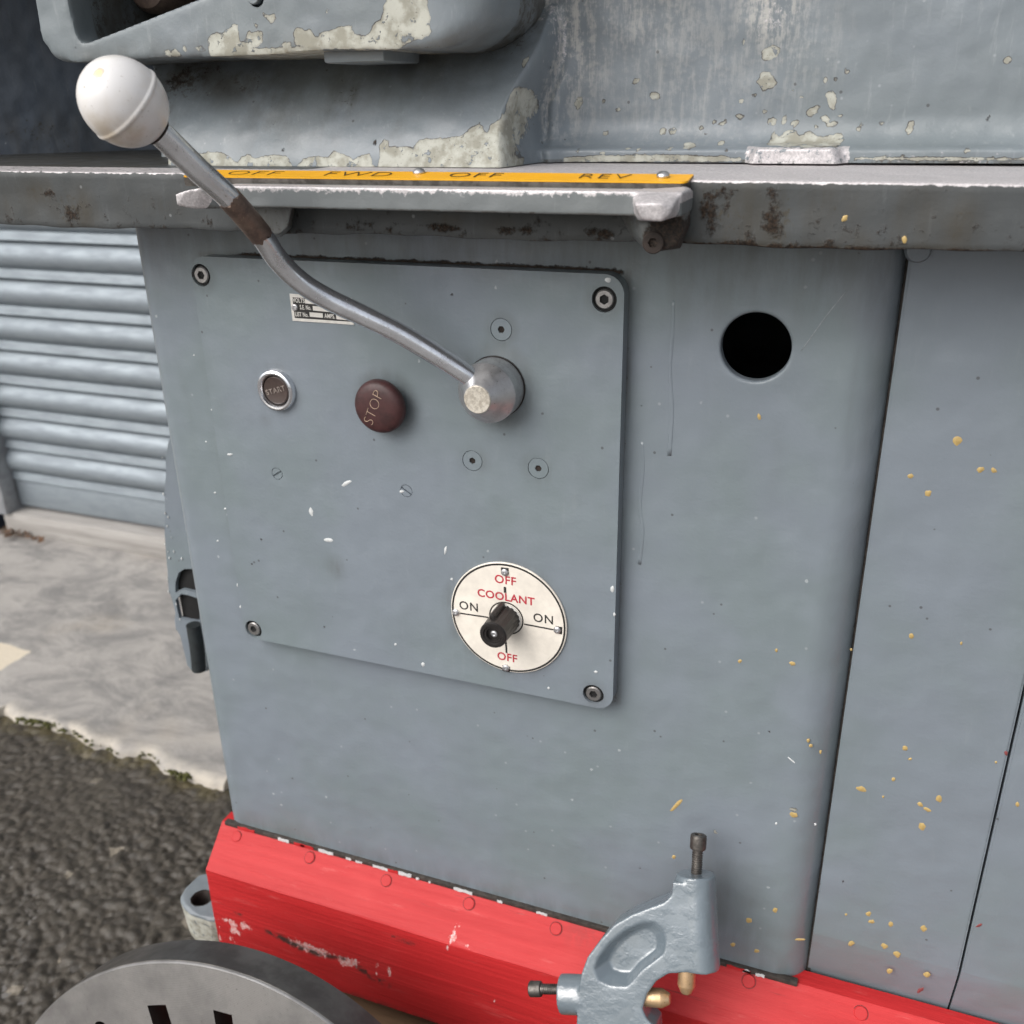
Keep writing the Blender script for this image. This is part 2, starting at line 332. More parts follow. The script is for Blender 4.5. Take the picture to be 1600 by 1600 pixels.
# ------------------------------------------------------------------ object helpers
WORLD = {}
def tag(o, label=None, cat=None, group=None, kind=None):
    if label: o['label'] = label
    if cat: o['category'] = cat
    if group: o['group'] = group
    if kind: o['kind'] = kind
    return o
def thing(name, label, cat, loc, group=None):
    o = bpy.data.objects.new(name, None); COL.objects.link(o); o.location = loc; o.empty_display_size = 0.05
    WORLD[o] = Vector(loc); return tag(o, label, cat, group)
def place(o, parent, loc):
    loc = Vector(loc); WORLD[o] = loc
    if parent is not None: o.parent = parent; o.location = loc - WORLD[parent]
    else: o.location = loc
def mesh_from(name, V, F, mat, parent=None, smooth_=True, sharp=35, label=None, kind=None):
    """V in world metres; the object origin goes to the middle of its bounds."""
    V = np.asarray(V, dtype=float); c = (V.min(0) + V.max(0)) / 2
    me = bpy.data.meshes.new(name); me.from_pydata((V - c).tolist(), [], F if isinstance(F, list) else F.tolist()); me.update()
    return link_mesh(name, me, mat, parent, c, smooth_, sharp, label, kind)
def link_mesh(name, me, mat, parent, c, smooth_=True, sharp=35, label=None, kind=None):
    me.materials.clear(); me.materials.append(mat)
    if smooth_:
        me.shade_smooth()
        if sharp: me.set_sharp_from_angle(angle=math.radians(sharp))
    o = bpy.data.objects.new(name, me); COL.objects.link(o); place(o, parent, c)
    if label: o['label'] = label
    if kind: o['kind'] = kind
    return o
def from_bm(name, bm, mat, parent=None, smooth_=True, sharp=35, label=None, kind=None):
    bmesh.ops.recalc_face_normals(bm, faces=bm.faces)
    V = np.array([v.co[:] for v in bm.verts]); c = (V.min(0) + V.max(0)) / 2
    for v in bm.verts: v.co -= Vector(c)
    me = bpy.data.meshes.new(name); bm.to_mesh(me); bm.free()
    return link_mesh(name, me, mat, parent, c, smooth_, sharp, label, kind)
def copy_part(src, parent, loc, rot=None):
    o = src.copy(); COL.objects.link(o); place(o, parent, loc)
    if rot is not None: o.rotation_euler = rot
    return o
def bm_box(bm, lo, hi, bevel=0.0, seg=2):
    r = bmesh.ops.create_cube(bm, size=1.0); vs_ = r['verts']
    lo, hi = Vector(lo), Vector(hi); s = hi - lo; c = (lo + hi) / 2
    for v in vs_: v.co = Vector((v.co.x * s.x, v.co.y * s.y, v.co.z * s.z)) + c
    if bevel:
        es = list({e for v in vs_ for e in v.link_edges})
        bmesh.ops.bevel(bm, geom=es, offset=bevel, segments=seg, affect='EDGES', profile=0.5)
def box(name, lo, hi, mat, parent=None, bevel=0.002, **kw):
    bm = bmesh.new(); bm_box(bm, lo, hi, bevel); return from_bm(name, bm, mat, parent, **kw)
def basis(axis):
    a = np.array(axis, float); a /= np.linalg.norm(a)
    u = np.cross(a, (0, 0, 1.0)) if abs(a[2]) < 0.9 else np.cross(a, (1.0, 0, 0)); u /= np.linalg.norm(u)
    return a, u, np.cross(a, u)
def revolve_vf(profile, base, axis, n=40, cap0=True, cap1=True):
    a, u, w = basis(axis); base = np.array(base, float); V = []; F = []
    for s, r in profile:
        for k in range(n):
            t = 2 * math.pi * k / n; V.append(base + a * s + r * (math.cos(t) * u + math.sin(t) * w))
    m = len(profile)
    for i in range(m - 1):
        for k in range(n):
            k2 = (k + 1) % n; F.append([i * n + k, i * n + k2, (i + 1) * n + k2, (i + 1) * n + k])
    if cap0: F.append([k for k in range(n)][::-1])
    if cap1: F.append([(m - 1) * n + k for k in range(n)])
    return V, F
def bm_add(bm, V, F):
    vs_ = [bm.verts.new(tuple(v)) for v in V]
    for f in F:
        try: bm.faces.new([vs_[i] for i in f])
        except ValueError: pass
def revolve(name, profile, base, axis, mat, parent=None, n=40, cap0=True, cap1=True, **kw):
    bm = bmesh.new(); V, F = revolve_vf(profile, base, axis, n, cap0, cap1); bm_add(bm, V, F)
    return from_bm(name, bm, mat, parent, **kw)
def tube_vf(P, R, n=20):
    P = np.array(P, float); T = np.gradient(P, axis=0); T /= np.linalg.norm(T, axis=1)[:, None]
    a, u, w = basis(T[0]); V = []; F = []
    for i in range(len(P)):
        u = u - T[i] * np.dot(u, T[i]); u /= np.linalg.norm(u); w = np.cross(T[i], u)
        for k in range(n):
            t = 2 * math.pi * k / n; V.append(P[i] + R[i] * (math.cos(t) * u + math.sin(t) * w))
    for i in range(len(P) - 1):
        for k in range(n):
            k2 = (k + 1) % n; F.append([i * n + k, i * n + k2, (i + 1) * n + k2, (i + 1) * n + k])
    F.append(list(range(n))[::-1]); F.append([(len(P) - 1) * n + k for k in range(n)])
    return V, F
def tube(name, P, R, mat, parent=None, n=20, **kw):
    bm = bmesh.new(); V, F = tube_vf(P, R, n); bm_add(bm, V, F); return from_bm(name, bm, mat, parent, **kw)
def spline(P, k=12):
    P = [np.array(p, float) for p in P]; Q = [2 * P[0] - P[1]] + P + [2 * P[-1] - P[-2]]; out = []
    for i in range(1, len(Q) - 2):
        for j in range(k):
            t = j / k; a, b, c, d = Q[i - 1:i + 3]
            out.append(0.5 * (2 * b + (c - a) * t + (2 * a - 5 * b + 4 * c - d) * t * t + (3 * b - a - 3 * c + d) * t ** 3))
    out.append(P[-1]); return np.array(out)
def bm_prism_y(bm, poly, y0, y1, bevel=0.0, seg=3, front_only=True):
    """Outline in X,Z pushed from y0 (front) to y1 (back)."""
    a = [bm.verts.new((x, y0, z)) for x, z in poly]; b = [bm.verts.new((x, y1, z)) for x, z in poly]; n = len(poly)
    f = bm.faces.new(a); bm.faces.new(b[::-1])
    for i in range(n): bm.faces.new((a[(i + 1) % n], a[i], b[i], b[(i + 1) % n]))
    if bevel: bmesh.ops.bevel(bm, geom=list(f.edges), offset=bevel, segments=seg, affect='EDGES', profile=0.5)
def rrect(x0, z0, x1, z1, r, k=8):
    P = []
    for cx, cz, a0 in ((x1 - r, z1 - r, 0), (x0 + r, z1 - r, 90), (x0 + r, z0 + r, 180), (x1 - r, z0 + r, 270)):
        for j in range(k + 1):
            t = math.radians(a0 + 90 * j / k); P.append((cx + r * math.cos(t), cz + r * math.sin(t)))
    return P
def boolean_cut(o, cutters):
    """Cut and bake; the cutters are removed again."""
    for c in cutters:
        md = o.modifiers.new('cut', 'BOOLEAN'); md.operation = 'DIFFERENCE'; md.object = c; md.solver = 'EXACT'
    bake(o)
    for c in cutters: bpy.data.objects.remove(c, do_unlink=True)
def bake(o, sharp=35):
    bpy.context.view_layer.update()
    dg = bpy.context.evaluated_depsgraph_get()
    me = bpy.data.meshes.new_from_object(o.evaluated_get(dg), depsgraph=dg); mats = [s for s in o.data.materials]
    o.modifiers.clear(); o.data = me; me.materials.clear()
    for mt in mats: me.materials.append(mt)
    me.shade_smooth()
    if sharp: me.set_sharp_from_angle(angle=math.radians(sharp))
def cast(o, voxel, iters, cut=None):
    """Melt joined solids into one casting with soft inside corners."""
    md = o.modifiers.new('remesh', 'REMESH'); md.mode = 'VOXEL'; md.voxel_size = voxel
    sm = o.modifiers.new('smooth', 'SMOOTH'); sm.factor = 0.5; sm.iterations = iters
    bake(o, None)
    if cut: boolean_cut(o, cut)
def cutter(V, F):
    bm = bmesh.new(); bm_add(bm, V, F); bmesh.ops.recalc_face_normals(bm, faces=bm.faces)
    me = bpy.data.meshes.new('cut'); bm.to_mesh(me); bm.free(); o = bpy.data.objects.new('cut', me); COL.objects.link(o); return o
def cyl_cutter(base, axis, r, depth, n=32):
    return cutter(*revolve_vf([(-0.003, r), (depth, r)], base, axis, n))
def text(name, s, size, loc, rot, mat, parent, sx=1.0, depth=0.00012, bold=0.0, align='CENTER', spacing=1.0):
    cu = bpy.data.curves.new('lettering', 'FONT'); cu.body = s; cu.size = size; cu.extrude = depth; cu.align_x = align; cu.align_y = 'CENTER'
    cu.offset = bold; cu.space_character = spacing; cu.resolution_u = 4
    o = bpy.data.objects.new('t', cu); COL.objects.link(o); bpy.context.view_layer.update()
    dg = bpy.context.evaluated_depsgraph_get(); me = bpy.data.meshes.new_from_object(o.evaluated_get(dg), depsgraph=dg)
    bpy.data.objects.remove(o, do_unlink=True)
    me.transform(Matrix.Diagonal((sx, 1, 1, 1)))
    me.transform(rot.to_4x4()); me.materials.clear(); me.materials.append(mat)
    p = bpy.data.objects.new(name, me); COL.objects.link(p); place(p, parent, loc); return p
UPRIGHT = Matrix.Rotation(math.pi / 2, 3, 'X')          # text standing on the XZ plane, read from -Y
def upright(deg): return UPRIGHT @ Matrix.Rotation(math.radians(deg), 3, 'Z')

# wear attributes ---------------------------------------------------
def world_co(o):
    n = len(o.data.vertices); a = np.empty(n * 3); o.data.vertices.foreach_get('co', a)
    return a.reshape(n, 3) + np.array(WORLD[o])
def set_attr(o, name, v):
    a = o.data.attributes.get(name) or o.data.attributes.new(name, 'FLOAT', 'POINT')
    a.data.foreach_set('value', np.ascontiguousarray(v, dtype=np.float32))
def sdf(P, poly):
    """Signed distance (m) of 2-D points to a polygon, negative inside."""
    d = np.full(len(P), 1e9); inside = np.zeros(len(P), bool); n = len(poly)
    for i in range(n):
        a, b = poly[i], poly[(i + 1) % n]; e = b - a; w = P - a
        t = np.clip((w @ e) / max(e @ e, 1e-12), 0, 1); q = w - t[:, None] * e
        d = np.minimum(d, (q * q).sum(1))
        c = (a[1] > P[:, 1]) != (b[1] > P[:, 1])
        with np.errstate(divide='ignore', invalid='ignore'):
            inside ^= c & (P[:, 0] < (b[0] - a[0]) * (P[:, 1] - a[1]) / (b[1] - a[1]) + a[0])
    d = np.sqrt(d); return np.where(inside, -d, d)
def chips(o, polys, name='chip', pad=0.012):
    P = world_co(o)[:, [0, 2]]; v = np.zeros(len(P))
    for poly in polys:
        lo, hi = poly.min(0) - pad, poly.max(0) + pad
        k = np.where(((P > lo) & (P < hi)).all(1))[0]
        if len(k): v[k] = np.maximum(v[k], np.clip(10 - sdf(P[k], poly) * 1000, 0, 20))
    set_attr(o, name, v)
def blob(P, c, rx, rz, soft=1.0):
    d = np.sqrt(((P[:, 0] - c[0]) / rx) ** 2 + ((P[:, 2] - c[2 if len(c) > 2 else 1]) / rz) ** 2)
    return np.clip(1.25 - d, 0, 1) ** soft
def oval(cx, cy, rx, ry, deg=0, n=12, j=0.25):
    a = math.radians(deg); P = []
    for k in range(n):
        t = 2 * math.pi * k / n; q = 1 + random.uniform(-j, j); x, y = rx * q * math.cos(t), ry * q * math.sin(t)
        P.append((cx + x * math.cos(a) - y * math.sin(a), cy + x * math.sin(a) + y * math.cos(a)))
    return P

# screws ------------------------------------------------------------
def hex_screw_vf(r, sock, h=0.0012, depth=0.0022, n=24, bev=0.0004):
    V = []; F = []
    def ring(rad, y):
        i = len(V)
        for k in range(n): t = 2 * math.pi * k / n; V.append((rad * math.cos(t), y, rad * math.sin(t)))
        return i
    def hexring(rad, y):
        i = len(V)
        for k in range(n):
            t = 2 * math.pi * k / n; a = (t % (math.pi / 3)) - math.pi / 6; q = rad * math.cos(math.pi / 6) / math.cos(a); V.append((q * math.cos(t), y, q * math.sin(t)))
        return i
    rs = [ring(r, 0.003), ring(r, -h + bev), ring(r - bev, -h), hexring(sock, -h), hexring(sock * 0.98, -h + depth)]
    for a, b in zip(rs, rs[1:]):
        for k in range(n): F.append([a + k, a + (k + 1) % n, b + (k + 1) % n, b + k])
    F.append([rs[-1] + k for k in range(n)])
    return V, F
def shared_screw(name, V, F, mat, parent, loc, sharp=30):
    bm = bmesh.new(); bm_add(bm, V, F); bmesh.ops.recalc_face_normals(bm, faces=bm.faces)
    me = bpy.data.meshes.new(name); bm.to_mesh(me); bm.free()
    return link_mesh(name, me, mat, parent, loc, True, sharp)
def slot_screw_vf(r, w, h, depth, n=24):
    """Round head with a straight slot along X."""
    V = []; F = []; a0 = math.asin(w / r)
    for sgn in (1, -1):
        i = len(V); pts = [(r * math.cos(t) , sgn * r * math.sin(t)) for t in np.linspace(a0, math.pi - a0, n // 2)]
        m = len(pts)
        for y in (0.002, -h):
            for x, z in pts: V.append((x, y, z))
        F.append([i + m + k for k in range(m)])
        for k in range(m): F.append([i + k, i + (k + 1) % m, i + m + (k + 1) % m, i + m + k])
    i = len(V)
    for k in range(n): t = 2 * math.pi * k / n; V.append((r * 0.98 * math.cos(t), -h + depth, r * 0.98 * math.sin(t)))
    F.append([i + k for k in range(n)])
    return V, F

# ================================================================== SETTING: ground, apron, shutter
def worley(X, Y, cell, seed):
    """Distance to nearest and second nearest jittered grid point, and a per-stone random value."""
    r = np.random.default_rng(seed); gx = np.floor(X / cell).astype(int); gy = np.floor(Y / cell).astype(int)
    ox, oy = gx.min() - 2, gy.min() - 2; nx, ny = gx.max() - ox + 3, gy.max() - oy + 3
    jx, jy, jv = r.random((nx, ny)), r.random((nx, ny)), r.random((nx, ny))
    f1 = np.full(X.shape, 9.0); f2 = np.full(X.shape, 9.0); val = np.zeros(X.shape)
    for dx in (-1, 0, 1):
        for dy in (-1, 0, 1):
            i, j = gx + dx - ox, gy + dy - oy
            d = np.hypot((i + ox + jx[i, j]) * cell - X, (j + oy + jy[i, j]) * cell - Y) / cell
            nearer = d < f1
            f2 = np.where(nearer, f1, np.minimum(f2, d)); val = np.where(nearer, jv[i, j], val); f1 = np.minimum(f1, d)
    return f1, f2, val
def grid_faces(nx, ny):
    i = np.arange(nx - 1)[:, None] * ny + np.arange(ny - 1)[None, :]; i = i.ravel()
    return np.stack([i, i + ny, i + ny + 1, i + 1], 1)

xs = np.arange(-1.75, -0.24, 0.0021); ys = np.arange(-0.42, 0.43, 0.0021)
GX, GY = np.meshgrid(xs, ys, indexing='ij')
def pebbles(X, Y, cell, rmin, rmax, lift, flat, seed):
    """Upper envelope of overlapping flattened stones scattered one to a cell."""
    r = np.random.default_rng(seed); gx = np.floor(X / cell).astype(int); gy = np.floor(Y / cell).astype(int)
    ox, oy = gx.min() - 3, gy.min() - 3; sh = (gx.max() - ox + 4, gy.max() - oy + 4)
    jx, jy, jr, jh, ja, js = (r.random(sh) for _ in range(6)); out = np.full(X.shape, -0.02)
    for dx in (-1, 0, 1):
        for dy in (-1, 0, 1):
            i, j = gx + dx - ox, gy + dy - oy; ex = (i + ox + jx[i, j]) * cell - X; ey = (j + oy + jy[i, j]) * cell - Y
            c, q = np.cos(ja[i, j] * 3.14), np.sin(ja[i, j] * 3.14); u, w = ex * c + ey * q, (ey * c - ex * q) * (1.1 + 0.7 * js[i, j])
            rad = rmin + (rmax - rmin) * jr[i, j] ** 1.6; d = (np.abs(u) ** 2.6 + np.abs(w) ** 2.6) ** (1 / 2.6) / rad
            out = np.maximum(out, lift * (jh[i, j] - 0.5) + flat * rad * (1 - d ** 2.4) + 0.10 * u * (js[i, j] - 0.5))
    return out
H = pebbles(GX, GY, 0.0098, 0.0048, 0.0122, 0.0044, 0.50, 3)
H = np.maximum(H, pebbles(GX + 1, GY, 0.0050, 0.0025, 0.0050, 0.0018, 0.45, 5) - 0.0002)
H = np.clip(H, -0.0035, 0.011)
amp = 1 - 0.45 * np.clip((GY - 0.05) / 0.3, 0, 1) + 0.2 * np.sin(GX * 13 + 2) * np.sin(GY * 17)
H = H + 0.0016 * np.sin(GX * 9) * np.sin(GY * 11 + 1)
rng2 = np.random.default_rng(4)
GZ = -0.0125 + 0.002 * (1 - amp) + H * amp
ground = mesh_from('asphalt', np.stack([GX.ravel(), GY.ravel(), GZ.ravel()], 1), grid_faces(len(xs), len(ys)), ASPHALT, None, True, None, kind='structure')
ground_sheet = mesh_from('unseen_yard_ground', [(-80, -80, -0.0135), (80, -80, -0.0135), (80, 80, -0.0135), (-80, 80, -0.0135)], [[0, 1, 2, 3]], YARD, None, False, kind='structure')

# worn concrete apron in front of the shutter; its broken front edge follows the photograph
edge_px = [(0, 1108), (44, 1120), (95, 1135), (140, 1152), (187, 1174), (228, 1178), (281, 1206), (312, 1214), (345, 1230)]
ep = np.array([atz(x, y, 0.002)[:2] for x, y in edge_px])
ax = np.arange(-3.0, 2.2, 0.006); m0 = ep[:, 1].mean()
ay = np.interp(ax, ep[:, 0], ep[:, 1], left=m0, right=m0)
ay = ay + 0.006 * np.sin(ax * 61) * np.sin(ax * 23 + 1) + 0.0012 * np.sin(ax * 140) + rng.normal(0, 0.0004, len(ax))
vv = np.concatenate([[-0.004, 0, 0.004], np.linspace(0.012, 1, 70)]); V = []
for x, e in zip(ax, ay):
    for k, t in enumerate(vv):
        y = e + (1.10 - e) * max(t, 0) - (0.002 if k == 0 else 0)
        z = -0.014 if k == 0 else (-0.004 if k == 1 else (0.0 if k == 2 else 0.0035) + 0.0025 * math.sin(x * 5 + y * 7) * math.sin(y * 9))
        V.append((x, y, z))
apron = mesh_from('concrete_apron', V, grid_faces(len(ax), len(vv)), CONCRETE, None, True, 50, kind='structure')
AV = world_co(apron)
set_attr(apron, 'edge', np.clip(1 - (AV[:, 1] - np.repeat(ay, len(vv))) / 0.03, 0, 1))
pc_ = np.array([atz(x, y, 0.004)[:2] for x, y in ((-60, 1005), (0, 1003), (50, 1018), (30, 1030), (0, 1048), (-60, 1060))])
set_attr(apron, 'patch', np.clip(0.5 - sdf(AV[:, :2], pc_) * 30, 0, 1))
ac = atz(25, 828, 0.004)
set_attr(apron, 'grime_shade', np.clip(1.1 - np.hypot((AV[:, 0] - ac[0]) / 0.16, (AV[:, 1] - ac[1]) / 0.07), 0, 1))
ge = np.interp(GX.ravel(), ax, ay); set_attr(ground, 'moss', np.clip(1.0 - np.maximum(ge - GY.ravel(), 0) / 0.035, 0, 1))
# moss along the broken edge
bm = bmesh.new()
for k in range(150):
    px = random.choice([random.gauss(12, 24), random.gauss(12, 24), random.uniform(40, 345), random.gauss(338, 8)]); i = int(np.clip(np.searchsorted(ax, atz(px, 1160, 0)[0]), 0, len(ax) - 1))
    s = random.uniform(0.0012, 0.0036)
    bmesh.ops.create_icosphere(bm, subdivisions=1, radius=s, matrix=Matrix.Translation((ax[i] + random.gauss(0, 0.004), ay[i] - 0.002 + random.gauss(0, 0.004), -0.003 + random.random() * 0.004)) @ Matrix.Diagonal((1.4, 1, 0.6, 1)))
from_bm('moss', bm, MOSS, None, True, None, kind='stuff')
# leaf litter in the corner by the sill
bm = bmesh.new()
for k in range(34):
    p = atz(random.gauss(38, 22), random.gauss(833, 7), 0.008); r = random.uniform(0.006, 0.016); a = random.random() * 6.3
    q = [bm.verts.new((p[0] + r * math.cos(a + t) * s_, p[1] + r * math.sin(a + t) * s_, p[2] + random.uniform(0, 0.008))) for t, s_ in ((0, 1), (1.2, .45), (2.6, .5), (3.14, 1), (4.0, .5), (5.2, .45))]
    bm.faces.new(q)
from_bm('leaf_litter', bm, LEAF, None, True, None, kind='stuff')

# roller shutter -----------------------------------------------------
SH_Y = 1.0
SX0, SX1 = at(34, 780, SH_Y)[0], 1.3
shutter = thing('roller_shutter', 'galvanised steel roller shutter of horizontal ribbed laths, closed behind the lathe', 'roller shutter', ((SX0 + SX1) / 2, SH_Y, 0.055))
z_ref = at(0, 375, SH_Y)[2]                                   # a dark joint line between two laths
prof = [(0.0, 0.010), (0.0012, -0.0085), (0.0025, -0.0100), (0.012, -0.0075), (0.0195, -0.0050), (0.0212, -0.0015), (0.0228, -0.0030), (0.0255, -0.0085), (0.030, -0.0128), (0.0365, -0.0160), (0.044, -0.0175), (0.052, -0.0165), (0.060, -0.0130), (0.067, -0.0075), (0.0725, -0.0015), (0.0745, 0.004), (0.0755, 0.011)]
V = []; F = []
prof2 = prof + [(z, y + 0.0016) for z, y in prof[::-1]]
n = len(prof2)
for x in (0, SX1 - SX0):
    for z, y in prof2: V.append((x, y, z))
for k in range(n): F.append([k, (k + 1) % n, n + (k + 1) % n, n + k])
F += [list(range(n))[::-1], [n + k for k in range(n)]]
k0 = 0
while z_ref - 0.0757 * (k0 + 1) > 0.075: k0 += 1
z0 = z_ref - 0.0757 * k0; first = None
for k in range(31):
    zz = z0 + 0.0757 * k
    if zz > 2.3: break
    if first is None:
        first = mesh_from('lath', np.array(V) + np.array([SX0, SH_Y, zz]), F, GALV, shutter, True, 40); base = WORLD[first] - Vector((0, 0, zz))
    else: copy_part(first, shutter, base + Vector((0, 0, zz)))
box('bottom_rail', (SX0, SH_Y - 0.006, z0 - 0.062), (SX1, SH_Y + 0.012, z0 - 0.0012), GALV, shutter, 0.003)
# guide channel and what is left of it
gx = SX0
box('guide_rail', (gx - 0.055, SH_Y - 0.045, 0.05), (gx - 0.004, SH_Y + 0.03, 2.45), GALV_DULL, shutter, 0.003)
post = box('door_post', (gx - 0.22, SH_Y - 0.035, 0.0), (gx - 0.058, SH_Y + 0.12, 2.6), NAVY, None, 0.004)
tag(post, 'dark blue steel door post left of the shutter guide rail', 'door post')
sill = box('timber_sill', (SX0 - 0.03, SH_Y - 0.035, 0.0), (SX1, SH_Y + 0.06, 0.052), SILLWOOD, None, 0.006)
tag(sill, 'weathered grey timber sill under the roller shutter', 'sill')
wall = thing('building_wall', 'plain rendered wall around the roller shutter opening', 'wall', (0, SH_Y + 0.2, 0))
box('wall_panel', (-9, SH_Y + 0.02, 0.0), (gx - 0.223, SH_Y + 0.25, 4.2), WALLMAT, wall, 0.004)
box('wall_panel', (SX1 + 0.06, SH_Y + 0.02, 0.0), (9, SH_Y + 0.25, 4.2), WALLMAT, wall, 0.004)
box('lintel', (gx - 0.22, SH_Y + 0.02, 2.46), (SX1 + 0.057, SH_Y + 0.25, 4.2), WALLMAT, wall, 0.004)
# ================================================================== THE LATHE
lathe = thing('lathe', 'old grey metalworking lathe with control panel, bent ball lever and red plinth', 'lathe', (-0.1, 0.15, 0.215))
ZT = 0.860                                                       # top of the chip tray
PY = -0.010                                                      # face of the control panel
pa, pb = at(300, 398, PY), at(958, 1105, PY)
pc2, pd2 = at(975, 432, PY), at(380, 1000, PY)
PX0, PX1 = (pa[0] + pd2[0]) / 2, (pb[0] + pc2[0]) / 2
PZ0, PZ1 = (pb[2] + pd2[2]) / 2, (pa[2] + pc2[2]) / 2

# cabinet: hollow shell, rounded ends, round hole ---------------------
hc = at(1180.5, 543, 0.0); HR = (at(1236, 545, 0)[0] - at(1125, 545, 0)[0]) / 2
st = 0.0015
BX0, BX1 = -0.4475, 0.0098; RL, RR = 0.014, 0.024
nl = int((hc[0] - (BX0 + RL)) / st); nr = int(((BX1 - RR) - hc[0]) / st)
flat = [hc[0] + i * st for i in range(-nl, nr + 1)]
cols = [(BX0 + 0.0005, 0.36), (BX0, 0.06)]
for k in range(10):
    t = math.radians(90 * k / 9); cols.append((flat[0] - RL * math.cos(t) , RL - RL * math.sin(t)))
cols += [(x, 0.0) for x in flat[1:]]; ic0 = len(cols) - len(flat)          # index of flat[0]
for k in range(1, 11):
    t = math.radians(64 * k / 10); cols.append((flat[-1] + RR * math.sin(t), RR - RR * math.cos(t)))
cols += [(cols[-1][0], 0.36)]
BZ0, BZ1 = 0.235, 0.8335
nd_, nu = int((hc[2] - BZ0) / st), int((BZ1 - hc[2]) / st)
rows = [hc[2] + i * st for i in range(-nd_, nu + 1)]
nC, nR = len(cols), len(rows); ci = ic0 + nl; cj = nd_; q = int((HR + 0.003) / st) + 1
V = [(x, y, z) for x, y in cols for z in rows]; F = []
for i in range(nC - 1):
    for j in range(nR - 1):
        if ci - q <= i < ci + q and cj - q <= j < cj + q: continue
        F.append([i * nR + j, (i + 1) * nR + j, (i + 1) * nR + j + 1, i * nR + j + 1])
loop = [(ci + k, cj - q) for k in range(-q, q)] + [(ci + q, cj + k) for k in range(-q, q)] + [(ci - k, cj + q) for k in range(-q, q)] + [(ci - q, cj - k) for k in range(-q, q)]
prev = [i * nR + j for i, j in loop]; nL = len(loop)
sq = [((cols[i][0] - hc[0]), rows[j] - hc[2]) for i, j in loop]
rings = [(f, HR + 0.0016, 0.0) for f in (0.35, 0.7, 1.0)] + [(1.0, HR + 0.0016 * (1 - math.sin(math.radians(a))), 0.0016 * (1 - math.cos(math.radians(a)))) for a in (25, 50, 75, 90)] + [(1.0, HR, 0.006), (1.0, HR + 0.006, 0.0065)]
for f, r, y in rings:
    cur = []
    for sx, sz in sq:
        a = math.atan2(sz, sx); cx, cz = r * math.cos(a), r * math.sin(a)
        cur.append(len(V)); V.append((hc[0] + sx * (1 - f) + cx * f, y, hc[2] + sz * (1 - f) + cz * f))
    for k in range(nL): F.append([prev[k], prev[(k + 1) % nL], cur[(k + 1) % nL], cur[k]])
    prev = cur
F.append([j for j in range(nR)] + [(nC - 1) * nR + j for j in range(nR - 1, -1, -1)])       # back
F.append([i * nR for i in range(nC)][::-1]); F.append([i * nR + nR - 1 for i in range(nC)])   # bottom and top
cab = mesh_from('cabinet', V, F, PAINT, lathe, True, 40)
P = world_co(cab); SEAM_X = cols[-1][0]
rust = np.zeros(len(P)); fr = np.abs(P[:, 1]) < 0.004
d = P[:, 2] - PZ1; xm = np.clip((P[:, 0] - PX0 - 0.012) / 0.02, 0, 1) * np.clip((PX1 + 0.003 - P[:, 0]) / 0.012, 0, 1)
rust = np.where(fr, xm * np.clip(1 - np.abs(d + 0.0005) / 0.0045, 0, 1), 0)
rust = np.maximum(rust, np.where(P[:, 0] > SEAM_X - 0.0004, 0.5, 0))
set_attr(cab, 'rust', rust)
gr = np.where(fr & (d > -0.004), xm * np.clip(1 - np.abs(d) / 0.014, 0, 1) * 0.55, 0)
gr = np.maximum(gr, np.clip(1 - (BZ1 - P[:, 2]) / 0.06, 0, 1) * 0.55)  # shade below the tray, painted as darkening towards the cabinet top
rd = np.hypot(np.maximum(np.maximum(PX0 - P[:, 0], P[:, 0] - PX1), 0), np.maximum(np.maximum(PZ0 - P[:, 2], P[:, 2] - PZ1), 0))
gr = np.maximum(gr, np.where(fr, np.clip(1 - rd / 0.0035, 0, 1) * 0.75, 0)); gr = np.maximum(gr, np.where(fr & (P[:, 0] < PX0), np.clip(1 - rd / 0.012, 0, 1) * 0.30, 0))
gr = np.maximum(gr, np.clip(1 - (P[:, 2] - 0.3575) / 0.02, 0, 1) * 0.45); gr = np.maximum(gr, np.clip((P[:, 0] + 0.004) / 0.012, 0, 1) * 0.35)
for k_ in range(26):
    x_, z1_, l_, w_ = rng.uniform(-0.43, 0.0), rng.uniform(0.70, 0.83), rng.uniform(0.04, 0.22), rng.uniform(0.0012, 0.004)
    gr = np.maximum(gr, np.where(fr, rng.uniform(0.06, 0.16) * np.exp(-((P[:, 0] - x_ - 0.002 * np.sin(P[:, 2] * 60 + k_)) / w_) ** 2) * np.clip((z1_ - P[:, 2]) / 0.02, 0, 1) * np.clip((P[:, 2] - z1_ + l_) / l_, 0, 1), 0))
for (cx, cy, rx, rz, s_) in ((1120, 1400, .03, .05, .30), (1160, 1470, .02, .03, .35), (930, 1330, .03, .02, .12)):
    c_ = at(cx, cy, 0); gr = np.maximum(gr, s_ * blob(P, c_, rx, rz))
set_attr(cab, 'grime_shade', gr)
cl = [oval(x, y, rx, ry, dg) for x, y, rx, ry, dg in ((1240, 1265, 7, 3, 20), (1118, 1300, 4, 2, 40))]
chips(cab, [xz(p_, 0) for p_ in cl])

